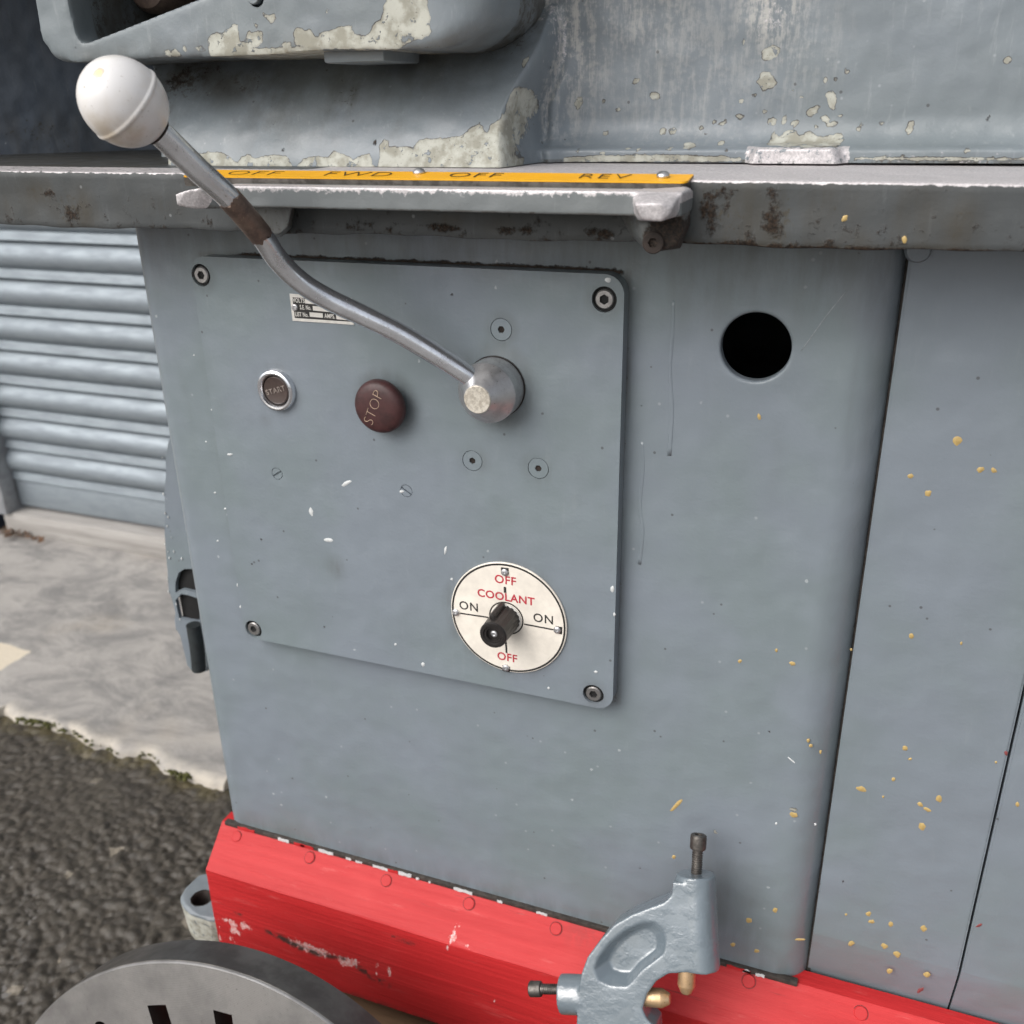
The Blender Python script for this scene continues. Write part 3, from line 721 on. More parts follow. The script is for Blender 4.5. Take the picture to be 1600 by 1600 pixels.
# doors right of the seam ---------------------------------------------
SEAM = cols[-1][0]
def door(x0, x1, top):
    bm = bmesh.new(); yf = 0.006
    prof = [(yf + 0.02, top), (yf, top), (yf, 0.402), (yf + 0.0004, 0.397), (yf + 0.0013, 0.391), (yf + 0.0028, 0.383), (yf + 0.0080, 0.360), (yf + 0.013, 0.340), (yf + 0.03, 0.340)]
    a = [bm.verts.new((x0, y, z)) for y, z in prof]; b = [bm.verts.new((x1, y, z)) for y, z in prof]; n = len(prof)
    fs = [bm.faces.new((a[i], b[i], b[(i + 1) % n], a[(i + 1) % n])) for i in range(n)]
    bm.faces.new(a[::-1]); bm.faces.new(b)
    bmesh.ops.recalc_face_normals(bm, faces=bm.faces)
    es = [e for e in bm.edges if abs(e.calc_face_angle(0)) > 1.2 and (e.verts[0].co - e.verts[1].co).length > 0.03 and min(e.verts[0].co.y, e.verts[1].co.y) < yf + 0.001]
    bmesh.ops.bevel(bm, geom=es, offset=0.0012, segments=2, affect='EDGES')
    ls = sorted({round(v.co.z, 4) for v in bm.verts})
    return from_bm('access_door', bm, PAINT, lathe, True, 30)
DX = at(1600, 1080, 0.006)[0]
door(SEAM + 0.0012, DX - 0.0007, 0.8322); door(DX + 0.0007, 0.46, 0.8322)
q_ = at(1430, 402, 0.004)
revolve('corner_filler', [(0, 0.0001), (0.0005, 0.0050), (0.003, 0.0062), (0.012, 0.0065)], (q_[0] + 0.001, 0.0035, q_[2] + 0.003), (0, 1, 0), PAINT, lathe, 20)
box('seam_dirt', (SEAM - 0.0006, 0.0145, 0.34), (SEAM + 0.0030, 0.018, 0.826), TAPE, lathe, 0)
box('door_frame', (0.012, 0.03, 0.25), (0.46, 0.36, 0.8335), PAINT, lathe, 0.002)

# tray -----------------------------------------------------------------
LY = -0.05
l0, l1 = at(0, 266, LY), at(1600, 287, LY); b0, b1 = at(0, 352, LY), at(1600, 397, LY)
bm = bmesh.new()
nx = 560; tx = np.linspace(-0.80, 0.45, nx); prof_n = 0
rows_ = None; V = []
for x in tx:
    zt = l0[2] + (l1[2] - l0[2]) * (x - l0[0]) / (l1[0] - l0[0]); zb = b0[2] + (b1[2] - b0[2]) * (x - b0[0]) / (b1[0] - b0[0])
    w = 0.0005 * math.sin(x * 47) + 0.0003 * math.sin(x * 171)
    pr = [(0.42, zt), (0.2, zt), (0.08, zt)] + [(y, zt) for y in (0.06, 0.05, 0.04, 0.03, 0.02, 0.01, 0.0, -0.01, -0.02, -0.028, -0.034, -0.038, -0.042, -0.0455)]
    pr += [(LY + 0.0022, zt), (LY + 0.0007, zt - 0.0005), (LY, zt - 0.0022)]
    pr += [(LY, zt - 0.0022 + (zb - zt + 0.0037 + w) * k / 14) for k in range(1, 15)] + [(LY + 0.0006, zb + 0.0004 + w), (LY + 0.002, zb + w), (-0.02, zb), (0.02, zb), (0.42, zb)]
    for y, z in pr: V.append((x, y, z))
m_ = len(pr); F = grid_faces(nx, m_).tolist()
F = [f[::-1] for f in F]
F += [[k for k in range(m_)], [(nx - 1) * m_ + k for k in range(m_)][::-1]] + [[i * m_, i * m_ + m_ - 1, (i + 1) * m_ + m_ - 1, (i + 1) * m_] for i in range(nx - 1)]
tray = mesh_from('drip_tray', V, F, PAINT_TRAY, lathe, True, 40)
P = world_co(tray); ztp = l0[2] + (l1[2] - l0[2]) * (P[:, 0] - l0[0]) / (l1[0] - l0[0]); top = P[:, 2] > ztp - 0.0013
right = np.clip((P[:, 0] + 0.10) / 0.01, 0, 1)
bare = np.where(top & (P[:, 1] < 0.03), np.where(P[:, 1] < -0.012, 0.66 + 0.2 * right, right * 0.84), 0)
bare = np.maximum(bare, np.where(top & (P[:, 1] < 0.07) & (P[:, 0] > -0.30), 0.75, 0))
set_attr(tray, 'bare', bare)
fr = (P[:, 1] < LY + 0.003)
g = np.zeros(len(P)); r_ = np.zeros(len(P))
for cx, cy, rx, rz, s_ in ((115, 330, .022, .016, 1.0), (60, 300, .03, .01, .8), (250, 320, .02, .01, .6), (20, 320, .03, .012, .5), (1130, 330, .010, .02, .85), (1215, 350, .012, .016, .95), (1225, 320, .009, .01, .7), (1120, 290, .012, .006, .8), (700, 345, .014, .005, .8), (1330, 375, .014, .008, .7), (1500, 355, .010, .016, .8), (1430, 330, .02, .02, .55), (1290, 320, .02, .02, .6), (1150, 350, .02, .03, .75), (780, 352, .02, .006, .5)):
    c_ = at(cx, cy, LY); g = np.maximum(g, np.where(fr, s_ * blob(P, c_, rx, rz), 0))
zb_ = b0[2] + (b1[2] - b0[2]) * (P[:, 0] - b0[0]) / (b1[0] - b0[0])
low = np.where(fr, np.clip(1 - (P[:, 2] - zb_) / 0.006, 0, 1), 0)
g = np.maximum(g, low * np.where(P[:, 0] > -0.09, 1.0, 0.25))
for cx, cy, rx, rz, s_ in ((1212, 345, .013, .020, .54), (1205, 305, .010, .010, .50), (1130, 310, .016, .014, .48), (1105, 340, .010, .024, .52), (1165, 360, .014, .012, .46), (1270, 330, .02, .02, .42), (1150, 384, .03, .004, .60), (1400, 395, .06, .003, .60), (1300, 380, .014, .006, .52), (115, 332, .014, .012, .54), (75, 300, .012, .006, .52), (690, 356, .03, .004, .55), (800, 360, .03, .004, .55), (940, 366, .02, .006, .55), (60, 318, .012, .006, .46), (20, 345, .02, .003, .48), (215, 300, .010, .004, .44), (1520, 350, .005, .012, .46), (1500, 392, .03, .003, .55), (1340, 350, .006, .006, .42), (690, 350, .012, .004, .46), (770, 352, .012, .004, .46), (1420, 300, .006, .004, .42)):
    c_ = at(cx, cy, LY); r_ = np.maximum(r_, np.where(fr, s_ * blob(P, c_, rx, rz), 0))
r_ = np.maximum(r_, np.where(fr, 0.30 + 0.14 * np.clip(1 - (P[:, 2] - zb_) / 0.02, 0, 1), 0)); r_ = np.where(r_ > 0.46, r_ + 0.05, r_)
g = np.maximum(g, np.where(fr, 0.14, 0)); r_ = np.maximum(r_, np.where(fr & (P[:, 0] > -0.10), 0.80 * np.clip(1 - (P[:, 2] - zb_) / 0.0034, 0, 1), 0))
g = np.maximum(g, np.where(top & (P[:, 1] > -0.038) & (P[:, 0] < -0.41), 0.7, 0))  # darkens the left end of the tray top behind the lip
set_attr(tray, 'grime_shade', g); set_attr(tray, 'rust', r_)

# bed casting: a relief with the flared pedestal on the left -------------
cxs = np.arange(-0.486, 0.34, 0.0013); czs = np.concatenate([[ZT + 0.0012], np.arange(ZT + 0.0016, 0.955, 0.0009), np.arange(0.956, 1.03, 0.004)])
X, Z = np.meshgrid(cxs, czs, indexing='ij')
ss = lambda t: (lambda u: u * u * (3 - 2 * u))(np.clip(t, 0, 1))
def wall_y():
    y = np.full(X.shape, 0.070)
    zf = ZT + 0.0085                                            # fillet ends on a narrow foot
    t = np.clip((ZT + 0.024 - Z) / 0.0155, 0, 1); y = y - 0.0125 * (1 - np.sqrt(np.clip(1 - t * t, 0, 1)))
    y = np.where(Z < zf, 0.0555 - 0.0015 * ss((zf - Z) / 0.002), y)
    return y
Yw = wall_y()
b_l, b_r = at(1160, 245, 0.05)[0], at(1325, 245, 0.05)[0]
pad = ss((X - b_l - 0.4 * (Z - ZT)) / 0.005) * ss((b_r - 0.4 * (Z - ZT) - X) / 0.005) * ss((ZT + 0.0110 - Z) / 0.0030)
Yw = Yw - pad * np.clip(Yw - 0.0460, 0, 1)
k = np.clip((Z - ZT) / 0.085, 0, 1)
Yp = 0.004 + 0.070 * k ** 1.55
xe = -0.1925 + 0.0065 * ss((Z - 0.892) / 0.03) - 0.003 * ss((Z - ZT) / 0.02) * (1 - ss((Z - 0.885) / 0.02))
side = ss((xe + 0.0030 - X) / 0.0075)
Yc = Yw * (1 - side) + np.minimum(Yp, Yw) * side
cor = np.exp(-((X - xe - 0.007) / 0.006) ** 2) * (X > xe + 0.001) * 0.006 * ss((0.93 - Z) / 0.05); Yc = Yc - cor * ss((0.94 - Z) / 0.03)
xl = -0.4145 - 0.85 * np.clip(Yp - 0.004, 0, 0.08)
Yc = Yc + 0.085 * ss((xl + 0.004 - X) / 0.005)
Yc += 0.0004 * np.sin(X * 61 + 3 * np.sin(Z * 40)) * np.sin(Z * 83 + X * 20)
V = np.stack([X.ravel(), Yc.ravel(), Z.ravel()], 1); F = grid_faces(len(cxs), len(czs))
nX, nZ = len(cxs), len(czs)
V = V.tolist(); Fl = F.tolist(); bi = len(V)
V += [(cxs[0], 0.36, czs[0]), (cxs[0], 0.36, czs[-1]), (cxs[-1], 0.36, czs[0]), (cxs[-1], 0.36, czs[-1])]
Fl += [[bi] + [j for j in range(nZ)] + [bi + 1], [bi + 2, bi + 3] + [(nX - 1) * nZ + j for j in range(nZ - 1, -1, -1)],
       [bi, bi + 2] + [i * nZ for i in range(nX - 1, -1, -1)], [bi + 1] + [i * nZ + nZ - 1 for i in range(nX)] + [bi + 3], [bi, bi + 1, bi + 3, bi + 2]]
bed = mesh_from('bed_casting', V, Fl, PAINT_CAST, lathe, True, None)
C3 = [ # flakes on the flat wall: centre, half axes (photo px), turn
 (1203, 83, 17, 11, -25), (1198, 125, 14, 15, 20), (1300, 156, 8, 16, -10), (1269, 174, 12, 6, -30), (1271, 187, 0, 0, 0), (1289, 185, 7, 5, 0), (1301, 193, 8, 4, -10), (1313, 181, 4, 2, 0),
 (904, 162, 5, 11, 8), (1023, 150, 8, 7, 0), (993, 127, 7, 4, -30), (966, 172, 4, 4, 0), (943, 157, 2, 4, 0), (1161, 67, 3, 6, 15), (1157, 159, 4, 4, -30), (1156, 182, 6, 5, 0), (1096, 200, 4, 3, 0),
 (1036, 205, 5, 5, 30), (1052, 204, 6, 5, 0), (947, 209, 5, 4, -20), (1081, 226, 10, 5, 10), (1104, 209, 4, 2, 0), (1129, 223, 5, 3, -10), (1206, 190, 7, 7, -20), (1225, 189, 4, 9, 15), (1241, 193, 6, 4, -30), (1195, 175, 3, 3, 0),
 (1290, 124, 3, 4, 0), (1306, 123, 3, 4, 20), (1324, 111, 4, 4, 0), (1422, 199, 5, 10, 15), (1378, 193, 5, 3, 0), (1346, 194, 4, 4, 30), (1342, 202, 4, 3, 0), (1509, 233, 5, 3, -20), (1385, 242, 6, 2, 0), (1410, 241, 5, 2, 0),
 (915, 233, 3, 3, 0), (953, 237, 5, 3, 0), (992, 230, 5, 2, 0), (1008, 231, 3, 3, 0), (1054, 231, 5, 2, 0), (1065, 232, 3, 2, 0), (1141, 233, 4, 2, 20), (1129, 193, 7, 4, -30), (1116, 190, 3, 3, 0), (1178, 149, 5, 2, 0), (1276, 198, 3, 4, 0), (1238, 143, 2, 3, 0), (1252, 151, 3, 2, 0), (1573, 94, 7, 5, -25)]
polys = [xz(oval(x, y, rx, ry, dg, 12, 0.22), 0.0695) for x, y, rx, ry, dg in C3 if rx]
ped = [[(240, 262), (262, 250), (300, 240), (330, 238), (345, 236), (368, 245), (375, 250), (388, 262)], [(372, 264), (385, 246), (395, 241), (408, 247), (430, 241), (455, 243), (468, 262)],
       [(470, 264), (482, 247), (505, 243), (520, 246), (525, 236), (545, 241), (560, 248), (585, 238), (590, 255), (600, 262), (600, 268), (470, 270)],
       [(598, 266), (600, 244), (597, 228), (603, 218), (610, 220), (612, 229), (650, 230), (656, 218), (668, 217), (690, 216), (720, 213), (728, 205), (745, 192), (752, 200), (758, 207), (764, 205), (762, 195), (778, 186), (782, 160), (786, 140), (790, 132), (795, 140), (794, 165), (789, 190), (790, 230), (796, 250), (815, 262), (815, 272), (598, 272)],
       [(800, 88), (806, 82), (808, 88), (804, 106), (800, 100)]]
for p_ in ped: polys.append(xz(p_, 0.010 if p_[0][1] > 120 else 0.02))
polys.append(xz([(820, 250), (860, 247), (930, 243), (1000, 241), (1090, 242), (1158, 246), (1158, 252), (820, 253)], 0.056))
polys.append(xz([(1335, 246), (1400, 245), (1600, 246), (1800, 247), (1800, 251), (1335, 250)], 0.056))
polys.append(xz([(1198, 226), (1205, 205), (1215, 214), (1225, 204), (1240, 206), (1246, 213), (1262, 205), (1275, 212), (1290, 216), (1310, 207), (1318, 215), (1310, 228), (1250, 229)], 0.058))
chips(bed, polys)
P = world_co(bed)
q_ = np.empty(len(P), np.float32); bed.data.attributes['chip'].data.foreach_get('value', q_)
q_[(P[:, 0] > -0.1935) & (P[:, 0] < -0.178) & (P[:, 1] > 0.010 + 0.070 * np.clip((P[:, 2] - ZT) / 0.085, 0, 1) ** 1.55)] = 0
set_attr(bed, 'chip', q_)
bare = np.where((P[:, 2] < ZT + 0.0075) & (P[:, 0] > -0.19), 0.30, 0); bare = np.maximum(bare, np.where((P[:, 0] > b_l) & (P[:, 0] < b_r) & (P[:, 2] < ZT + 0.0095), 0.62, 0))
for cx, cy, rx, rz, s_ in ((870, 50, .018, .045, .42), (850, 120, .006, .05, .36), (960, 20, .03, .03, .30), (1205, 20, .018, .022, .42), (1090, 60, .04, .04, .2)):
    bare = np.maximum(bare, np.where((P[:, 1] > 0.06) & (P[:, 0] > -0.195), s_ * blob(P, at(cx, cy, .07), rx, rz), 0))
set_attr(bed, 'bare', bare)
sv = np.zeros(len(P))
for cx, cy, rx, rz, s_ in ((880, 40, .030, .06, 1.0), (900, 130, .02, .03, .5), (860, 150, .008, .06, .8), (1000, 30, .05, .03, .55), (1205, 15, .022, .024, 1.0), (1230, 70, .03, .03, .4), (1080, 90, .06, .05, .35)): sv = np.maximum(sv, np.where((P[:, 1] > 0.06) & (P[:, 0] > -0.197), s_ * blob(P, at(cx, cy, .07), rx, rz), 0))
set_attr(bed, 'scuff', sv * 0.8)
g = np.zeros(len(P)); r_ = np.zeros(len(P))
for cx, cy, rx, rz, s_ in ((270, 120, .03, .02, 1.0), (250, 180, .02, .04, .8), (350, 130, .05, .014, .8), (430, 160, .03, .03, .55), (520, 150, .015, .03, .6), (650, 110, .05, .02, .4), (560, 140, .10, .02, .35), (545, 145, .006, .014, .9), (630, 150, .008, .03, .45), (750, 40, .03, .02, 1.0)):
    g = np.maximum(g, np.where(P[:, 0] < -0.19, s_ * blob(P, at(cx, cy, .02), rx, rz), 0))
for cx, cy, rx, rz, s_ in ((255, 125, .018, .014, .6), (300, 110, .02, .006, .5), (603, 222, .0025, .003, .7), (1545, 185, .003, .004, .5), (462, 231, .002, .003, .6)):
    r_ = np.maximum(r_, s_ * blob(P, at(cx, cy, .02 if cx < 800 else .07), rx, rz))
line = np.where((P[:, 0] > -0.19) & (np.abs(P[:, 2] - (ZT + 0.0018)) < 0.0012), 0.9, 0)
g = np.maximum(g, line)
set_attr(bed, 'grime_shade', g); set_attr(bed, 'rust', r_)

# the dark niche left of the pedestal, and the headstock mass, out of view, extended forward to shade it -----
nA, nB = np.array([-0.80, -0.06]), np.array([-0.50, 0.262])
bm = bmesh.new(); dv = (nB - nA) / np.linalg.norm(nB - nA); nv = np.array([-dv[1], dv[0]])
q4 = [nA, nB, nB + nv * 0.08, nA + nv * 0.08]
a = [bm.verts.new((*p_, ZT + 0.0008)) for p_ in q4]; b = [bm.verts.new((*p_, 1.25)) for p_ in q4]
bm.faces.new(a[::-1]); bm.faces.new(b)
for i in range(4): bm.faces.new((a[i], a[(i + 1) % 4], b[(i + 1) % 4], b[i]))
bmesh.ops.subdivide_edges(bm, edges=bm.edges[:], cuts=20, use_grid_fill=True)
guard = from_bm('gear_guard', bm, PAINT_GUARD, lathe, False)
P = world_co(guard)
set_attr(guard, 'grime_shade', np.maximum(0.75 * blob(P, at(30, 215, .1), .05, .03), 0.3 * (P[:, 2] > 0)))  # local blob is dirt; the even part paints in the niche's shade
set_attr(guard, 'rust', 0.45 * blob(P, at(22, 205, .1), .03, .02))
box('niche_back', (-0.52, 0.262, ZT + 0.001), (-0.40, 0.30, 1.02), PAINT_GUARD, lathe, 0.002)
box('unseen_headstock', (-0.90, -0.06, 1.022), (-0.16, 0.36, 1.28), PAINT_CAST, lathe, 0.012)
tray_ledge = None
# gearbox casting upper left -------------------------------------------
GY_ = -0.020
out_px = [(54, 0), (61, 47), (66, 66), (72, 83), (80, 92), (92, 97), (114, 98), (240, 91.5), (327, 88.5), (415, 86), (500, 79.5), (612, 77.5), (680, 76), (700, 70), (716, 61), (738, 40), (750, 20), (754, 0)]
gp = xz(out_px, GY_)
gtop = 1.012
gp = [(gp[0][0] - 0.002, gtop)] + [tuple(p_) for p_ in gp] + [(gp[-1][0] + 0.002, gtop)]
bm = bmesh.new(); bm_prism_y(bm, gp, GY_, 0.075, 0.006, 4)
fa, fb = at(507, 79, -0.01), at(603, 96, -0.01)
gear = from_bm('gearbox_casting', bm, PAINT_CAST, lathe)
win = [tuple(p_) for p_ in xz([(103, -20), (107, 8), (112, 31), (116, 48), (121, 60), (127, 67), (134, 67), (150, 61), (175, 51.5), (280, 10), (335, -12), (370, -26)], GY_)]
wtop = 1.0; win = [(win[0][0], wtop)] + win + [(win[-1][0] + 0.02, wtop)]
bmc = bmesh.new(); bm_prism_y(bmc, win, GY_ - 0.01, 0.055); bmesh.ops.recalc_face_normals(bmc, faces=bmc.faces)
mc = bpy.data.meshes.new('cut'); bmc.to_mesh(mc); bmc.free(); oc = bpy.data.objects.new('cut', mc); COL.objects.link(oc)
boolean_cut(gear, [oc])
cast(gear, 0.0013, 5, [cyl_cutter(at(400, -5, GY_), (0, 1, 0), 0.0048, 0.006)])
polyg = [[(255, 82), (258, 78), (268, 79), (274, 76), (281, 81), (284, 88), (262, 88)], [(285, 72), (289, 69), (293, 75), (291, 81), (286, 79)], [(303, 72), (315, 71), (322, 79), (310, 80)],
  [(324, 64), (330, 54), (339, 50), (347, 52), (356, 45), (366, 37), (370, 40), (373, 52), (376, 64), (381, 67), (387, 52), (391, 50), (410, 49), (411, 66), (403, 72), (392, 76), (440, 75), (470, 74), (500, 70), (505, 84), (330, 90), (326, 80)],
  [(411, 22), (421, 25), (430, 22), (434, 27), (428, 34), (423, 36), (418, 31)], [(396, 34), (402, 41), (399, 42), (395, 37)], [(509, 15), (513, 15), (513, 21), (508, 21)],
  [(437, 73), (442, 66), (454, 65), (455, 75)], [(458, 52), (463, 45), (470, 44), (476, 49), (484, 47), (490, 53), (495, 60), (500, 50), (512, 48), (522, 45), (530, 42), (540, 41), (549, 41), (553, 54), (570, 55), (578, 50), (585, 37), (596, 28), (600, 18), (600, 8), (606, -6), (668, -6), (668, 15), (673, 28), (672, 42), (676, 52), (660, 60), (640, 66), (618, 78), (560, 78), (500, 76), (462, 72)]]
xr = at(660, 40, GY_)[0]; wr = gp[-2][0] + 0.004 - xr
co = np.empty(len(gear.data.vertices) * 3); gear.data.vertices.foreach_get('co', co); co = co.reshape(-1, 3)
t_ = np.clip((co[:, 0] + WORLD[gear].x - xr) / wr, 0, 0.995); co[:, 1] += 0.8 * wr * (1 - np.sqrt(1 - t_ ** 2)) * np.clip((0.075 - co[:, 1] - WORLD[gear].y) / 0.05, 0, 1)
gear.data.vertices.foreach_set('co', co.ravel()); gear.data.update()
chips(gear, [xz(p_, GY_) for p_ in polyg])
P = world_co(gear)
g = 0.6 * np.clip(1 - (P[:, 2] - (gp[8][1])) / 0.012, 0, 1) * (P[:, 2] < gp[8][1] + 0.012)
g = np.maximum(g, np.where(P[:, 1] > 0.03, 0.95, 0)); g = np.maximum(g, np.where((P[:, 1] > GY_ + 0.016) & (P[:, 0] < -0.33), 0.9, 0))
set_attr(gear, 'grime_shade', g)
wx0, wx1 = win[0][0] - 0.01, win[-1][0] + 0.01
box('window_back', (wx0, 0.0535, win[6][1] - 0.004), (wx1, 0.0545, wtop), BLACKHOLE, lathe, 0)
box('foot_pad', (fa[0], -0.012, fb[2]), (fb[0], 0.03, fa[2] + 0.006), PAINT_CAST, lathe, 0.0015)
bc = at(400, -5, GY_ + 0.002); revolve('blanking_plug', [(0, 0.0037), (0.003, 0.0037), (0.0035, 0.0033)], bc, (0, -1, 0), PAINT_CAST, lathe, 28)
kc = at(213, -28, 0.02); revolve('gear_shaft_boss', [(0, 0.016), (0.024, 0.0155), (0.028, 0.013), (0.030, 0.008)], (kc[0], 0.055, kc[2]), (0, -1, 0), ROD_BROWN, lathe, 40)

# end cover behind the left edge of the cabinet --------------------------
EY = 0.10
ec_px = [(274, 660), (262, 690), (259, 716), (259, 745), (257, 770), (258, 800), (257, 830), (261, 862), (260, 884), (264, 905), (263, 925), (271, 938), (276, 958), (272, 968), (274, 984), (283, 992), (292, 1040), (303, 1053), (322, 1050), (335, 1000), (330, 860), (300, 660)]
bm = bmesh.new(); bm_prism_y(bm, [tuple(p_) for p_ in xz(ec_px, EY)], EY, EY + 0.004, 0.0012, 2)
cover = from_bm('end_cover', bm, PAINT, lathe)
def px_cutter(px, y0, y1):
    bm_ = bmesh.new(); bm_prism_y(bm_, [tuple(p_) for p_ in xz(px, EY)], y0, y1); bmesh.ops.recalc_face_normals(bm_, faces=bm_.faces)
    me = bpy.data.meshes.new('cut'); bm_.to_mesh(me); bm_.free(); o = bpy.data.objects.new('cut', me); COL.objects.link(o); return o
boolean_cut(cover, [px_cutter([(274, 926), (274, 910), (279, 895), (288, 889), (310, 889), (310, 926), (296, 924), (284, 921)], EY - 0.01, EY + 0.02),
                    px_cutter([(274, 938), (283, 928), (294, 930), (312, 936), (312, 972), (296, 970), (280, 966)], EY - 0.01, EY + 0.02)])
bkc = xz([(262, 880), (320, 980)], EY)
box('dark_inside_box', (bkc[0][0] - 0.001, EY + 0.0048, bkc[1][1] - 0.02), (bkc[1][0], EY + 0.06, bkc[0][1]), BLACKHOLE, lathe, 0.006)  # solid black stands in for the unlit inside behind the cover holes
ha, hb = at(302, 976, EY - 0.012), at(311, 1046, EY - 0.012)
tube('hose', spline([ha, (ha + hb) / 2 + np.array([0.0008, 0, 0]), hb], 8), [0.0062] * 17, RUBBER, cover)
# chipped white beads along the broken paint edge
bm = bmesh.new()
for px, py in ((253, 715), (256, 772), (259, 802), (262, 808), (262, 822), (258, 850), (262, 862), (265, 872), (262, 905), (263, 925), (267, 840), (272, 862), (275, 944), (282, 968), (284, 873)):
    c_ = at(px + random.uniform(-1, 1), py, EY - 0.0005); bmesh.ops.create_icosphere(bm, subdivisions=1, radius=random.uniform(0.0004, 0.0010), matrix=Matrix.Translation(Vector(c_)) @ Matrix.Diagonal((0.9, 0.4, 1.6, 1)))
from_bm('paint_fleck', bm, SPLAT_WHITE, cover, True, None, kind='stuff')

# mounting foot with its tapped hole ---------------------------------------
fz = 0.252
fpx = [(281, 1398), (289, 1388), (309, 1366), (318, 1363), (345, 1362), (370, 1372), (370, 1430), (350, 1436), (328, 1436), (312, 1431), (296, 1425), (286, 1415), (281, 1406)]
fp = [tuple(atz(x, y, fz)[:2]) for x, y in fpx]
bm = bmesh.new(); a = [bm.verts.new((x, y, fz)) for x, y in fp]; cxm = np.mean(fp, 0)
b = [bm.verts.new((x + (cxm[0] - x) * 0.16, y + (cxm[1] - y) * 0.10, 0.2152)) for x, y in fp]; n = len(fp)
ft = bm.faces.new(a); bm.faces.new(b[::-1])
for i in range(n): bm.faces.new((a[(i + 1) % n], a[i], b[i], b[(i + 1) % n]))
bmesh.ops.bevel(bm, geom=list(ft.edges), offset=0.0018, segments=3, affect='EDGES')
foot = from_bm('mounting_foot', bm, PAINT_CAST, lathe)
hcn = atz(315, 1403, fz); hr = (atz(333, 1402, fz)[0] - atz(299, 1402, fz)[0]) / 2
cast(foot, 0.0009, 3, [cyl_cutter((hcn[0], hcn[1], fz + 0.002), (0, 0, -1), hr, 0.030)])
P = world_co(foot)
set_attr(foot, 'chip', np.where(P[:, 2] < fz - 0.0035, 14.0, 0)); set_attr(foot, 'rust', np.clip(0.62 - np.abs(np.hypot(P[:, 0] - hcn[0], P[:, 1] - hcn[1]) - hr) / 0.003, 0, 1) + 0.5 * (np.hypot(P[:, 0] - hcn[0], P[:, 1] - hcn[1]) < hr + 0.0004))
pr = [];
for k in range(15): pr += [(0.0016 * k, hr - 0.0002), (0.0016 * k + 0.0008, hr - 0.0010)]
revolve('thread', pr, (hcn[0], hcn[1], fz - 0.001), (0, 0, -1), RUSTY, foot, 32, False, False)

# red wooden plinth -----------------------------------------------------------
RZ, RC, RB, RYF = 0.3575, 0.3305, 0.243, -0.028
prof = [(0.0, RZ)]
for k in range(1, 16): prof.append((RYF * k / 16, RZ + (RC - RZ) * k / 16))
for k in range(0, 5): t = k / 4; prof.append((RYF * (0.965 + 0.035 * min(1, t * 2)), RC + 0.0012 * (1 - 2 * t)))
for k in range(1, 41): prof.append((RYF, RC - 0.0012 + (RB - RC + 0.0012) * k / 40))
prof += [(0.012, RB), (0.012, RZ)]
m_ = len(prof); V = []
tx = np.arange(-0.4515, 0.46, 0.0018)
for x in tx:
    for y, z in prof: V.append((x, y - 0.00025 * math.sin(x * 40 + z * 90), z))
F = [f[::-1] for f in grid_faces(len(tx), m_).tolist()]
F += [[i * m_, i * m_ + m_ - 1, (i + 1) * m_ + m_ - 1, (i + 1) * m_] for i in range(len(tx) - 1)] + [list(range(m_)), [(len(tx) - 1) * m_ + k for k in range(m_)][::-1]]
plinth = mesh_from('plinth', V, F, RED, lathe, True, 25)
rp = [[(345, 1432), (360, 1436), (368, 1440), (372, 1452), (380, 1458), (378, 1462), (362, 1458), (356, 1442), (346, 1440)], [(372, 1440), (390, 1444), (398, 1452), (392, 1454), (376, 1450)], [(446, 1463), (480, 1474), (500, 1482), (520, 1492), (512, 1500), (492, 1494), (470, 1484), (450, 1474)],
      [(520, 1490), (545, 1496), (562, 1502), (558, 1512), (530, 1508)], [(573, 1503), (576, 1503), (576, 1516), (572, 1516)], [(588, 1506), (591, 1506), (591, 1522), (588, 1522)], [(606, 1512), (610, 1512), (611, 1527), (607, 1527)], [(692, 1476), (700, 1474), (704, 1460), (707, 1460), (708, 1474), (700, 1482), (694, 1482)], [(727, 1481), (731, 1481), (731, 1485), (727, 1485)], [(341, 1426), (343, 1426), (345, 1470), (342, 1470)], [(682, 1520), (686, 1518), (688, 1524), (684, 1526)], [(770, 1564), (776, 1562), (778, 1566), (772, 1567)], [(350, 1468), (357, 1462), (362, 1462), (368, 1474), (362, 1470), (354, 1468)]]
chips(plinth, [xz(p_, RYF) for p_ in rp], pad=0.006)
P = world_co(plinth); gpoly = [[(415, 1452), (440, 1462), (470, 1478), (505, 1490), (540, 1497), (540, 1501), (500, 1496), (465, 1484), (415, 1456)], [(555, 1505), (580, 1520), (612, 1540), (608, 1543), (575, 1528), (555, 1512)], [(366, 1425), (378, 1429), (376, 1431), (366, 1428)], [(612, 1462), (650, 1476), (648, 1479), (612, 1466)]]
gv = np.zeros(len(P))
for p_ in gpoly: gv = np.maximum(gv, np.clip(0.6 - sdf(P[:, [0, 2]], xz(p_, RYF)) * 500, 0, 1))
for cx, cy, rx, rz, s_ in ((680, 1400, .012, .005, .28), (560, 1580, .03, .02, .2), (900, 1480, .02, .01, .2)): gv = np.maximum(gv, s_ * blob(P, at(cx, cy, -0.02), rx, rz))
gv = np.maximum(gv, 0.5 * np.clip(1 - (P[:, 2] - RB) / 0.006, 0, 1))
set_attr(plinth, 'grime_shade', gv)
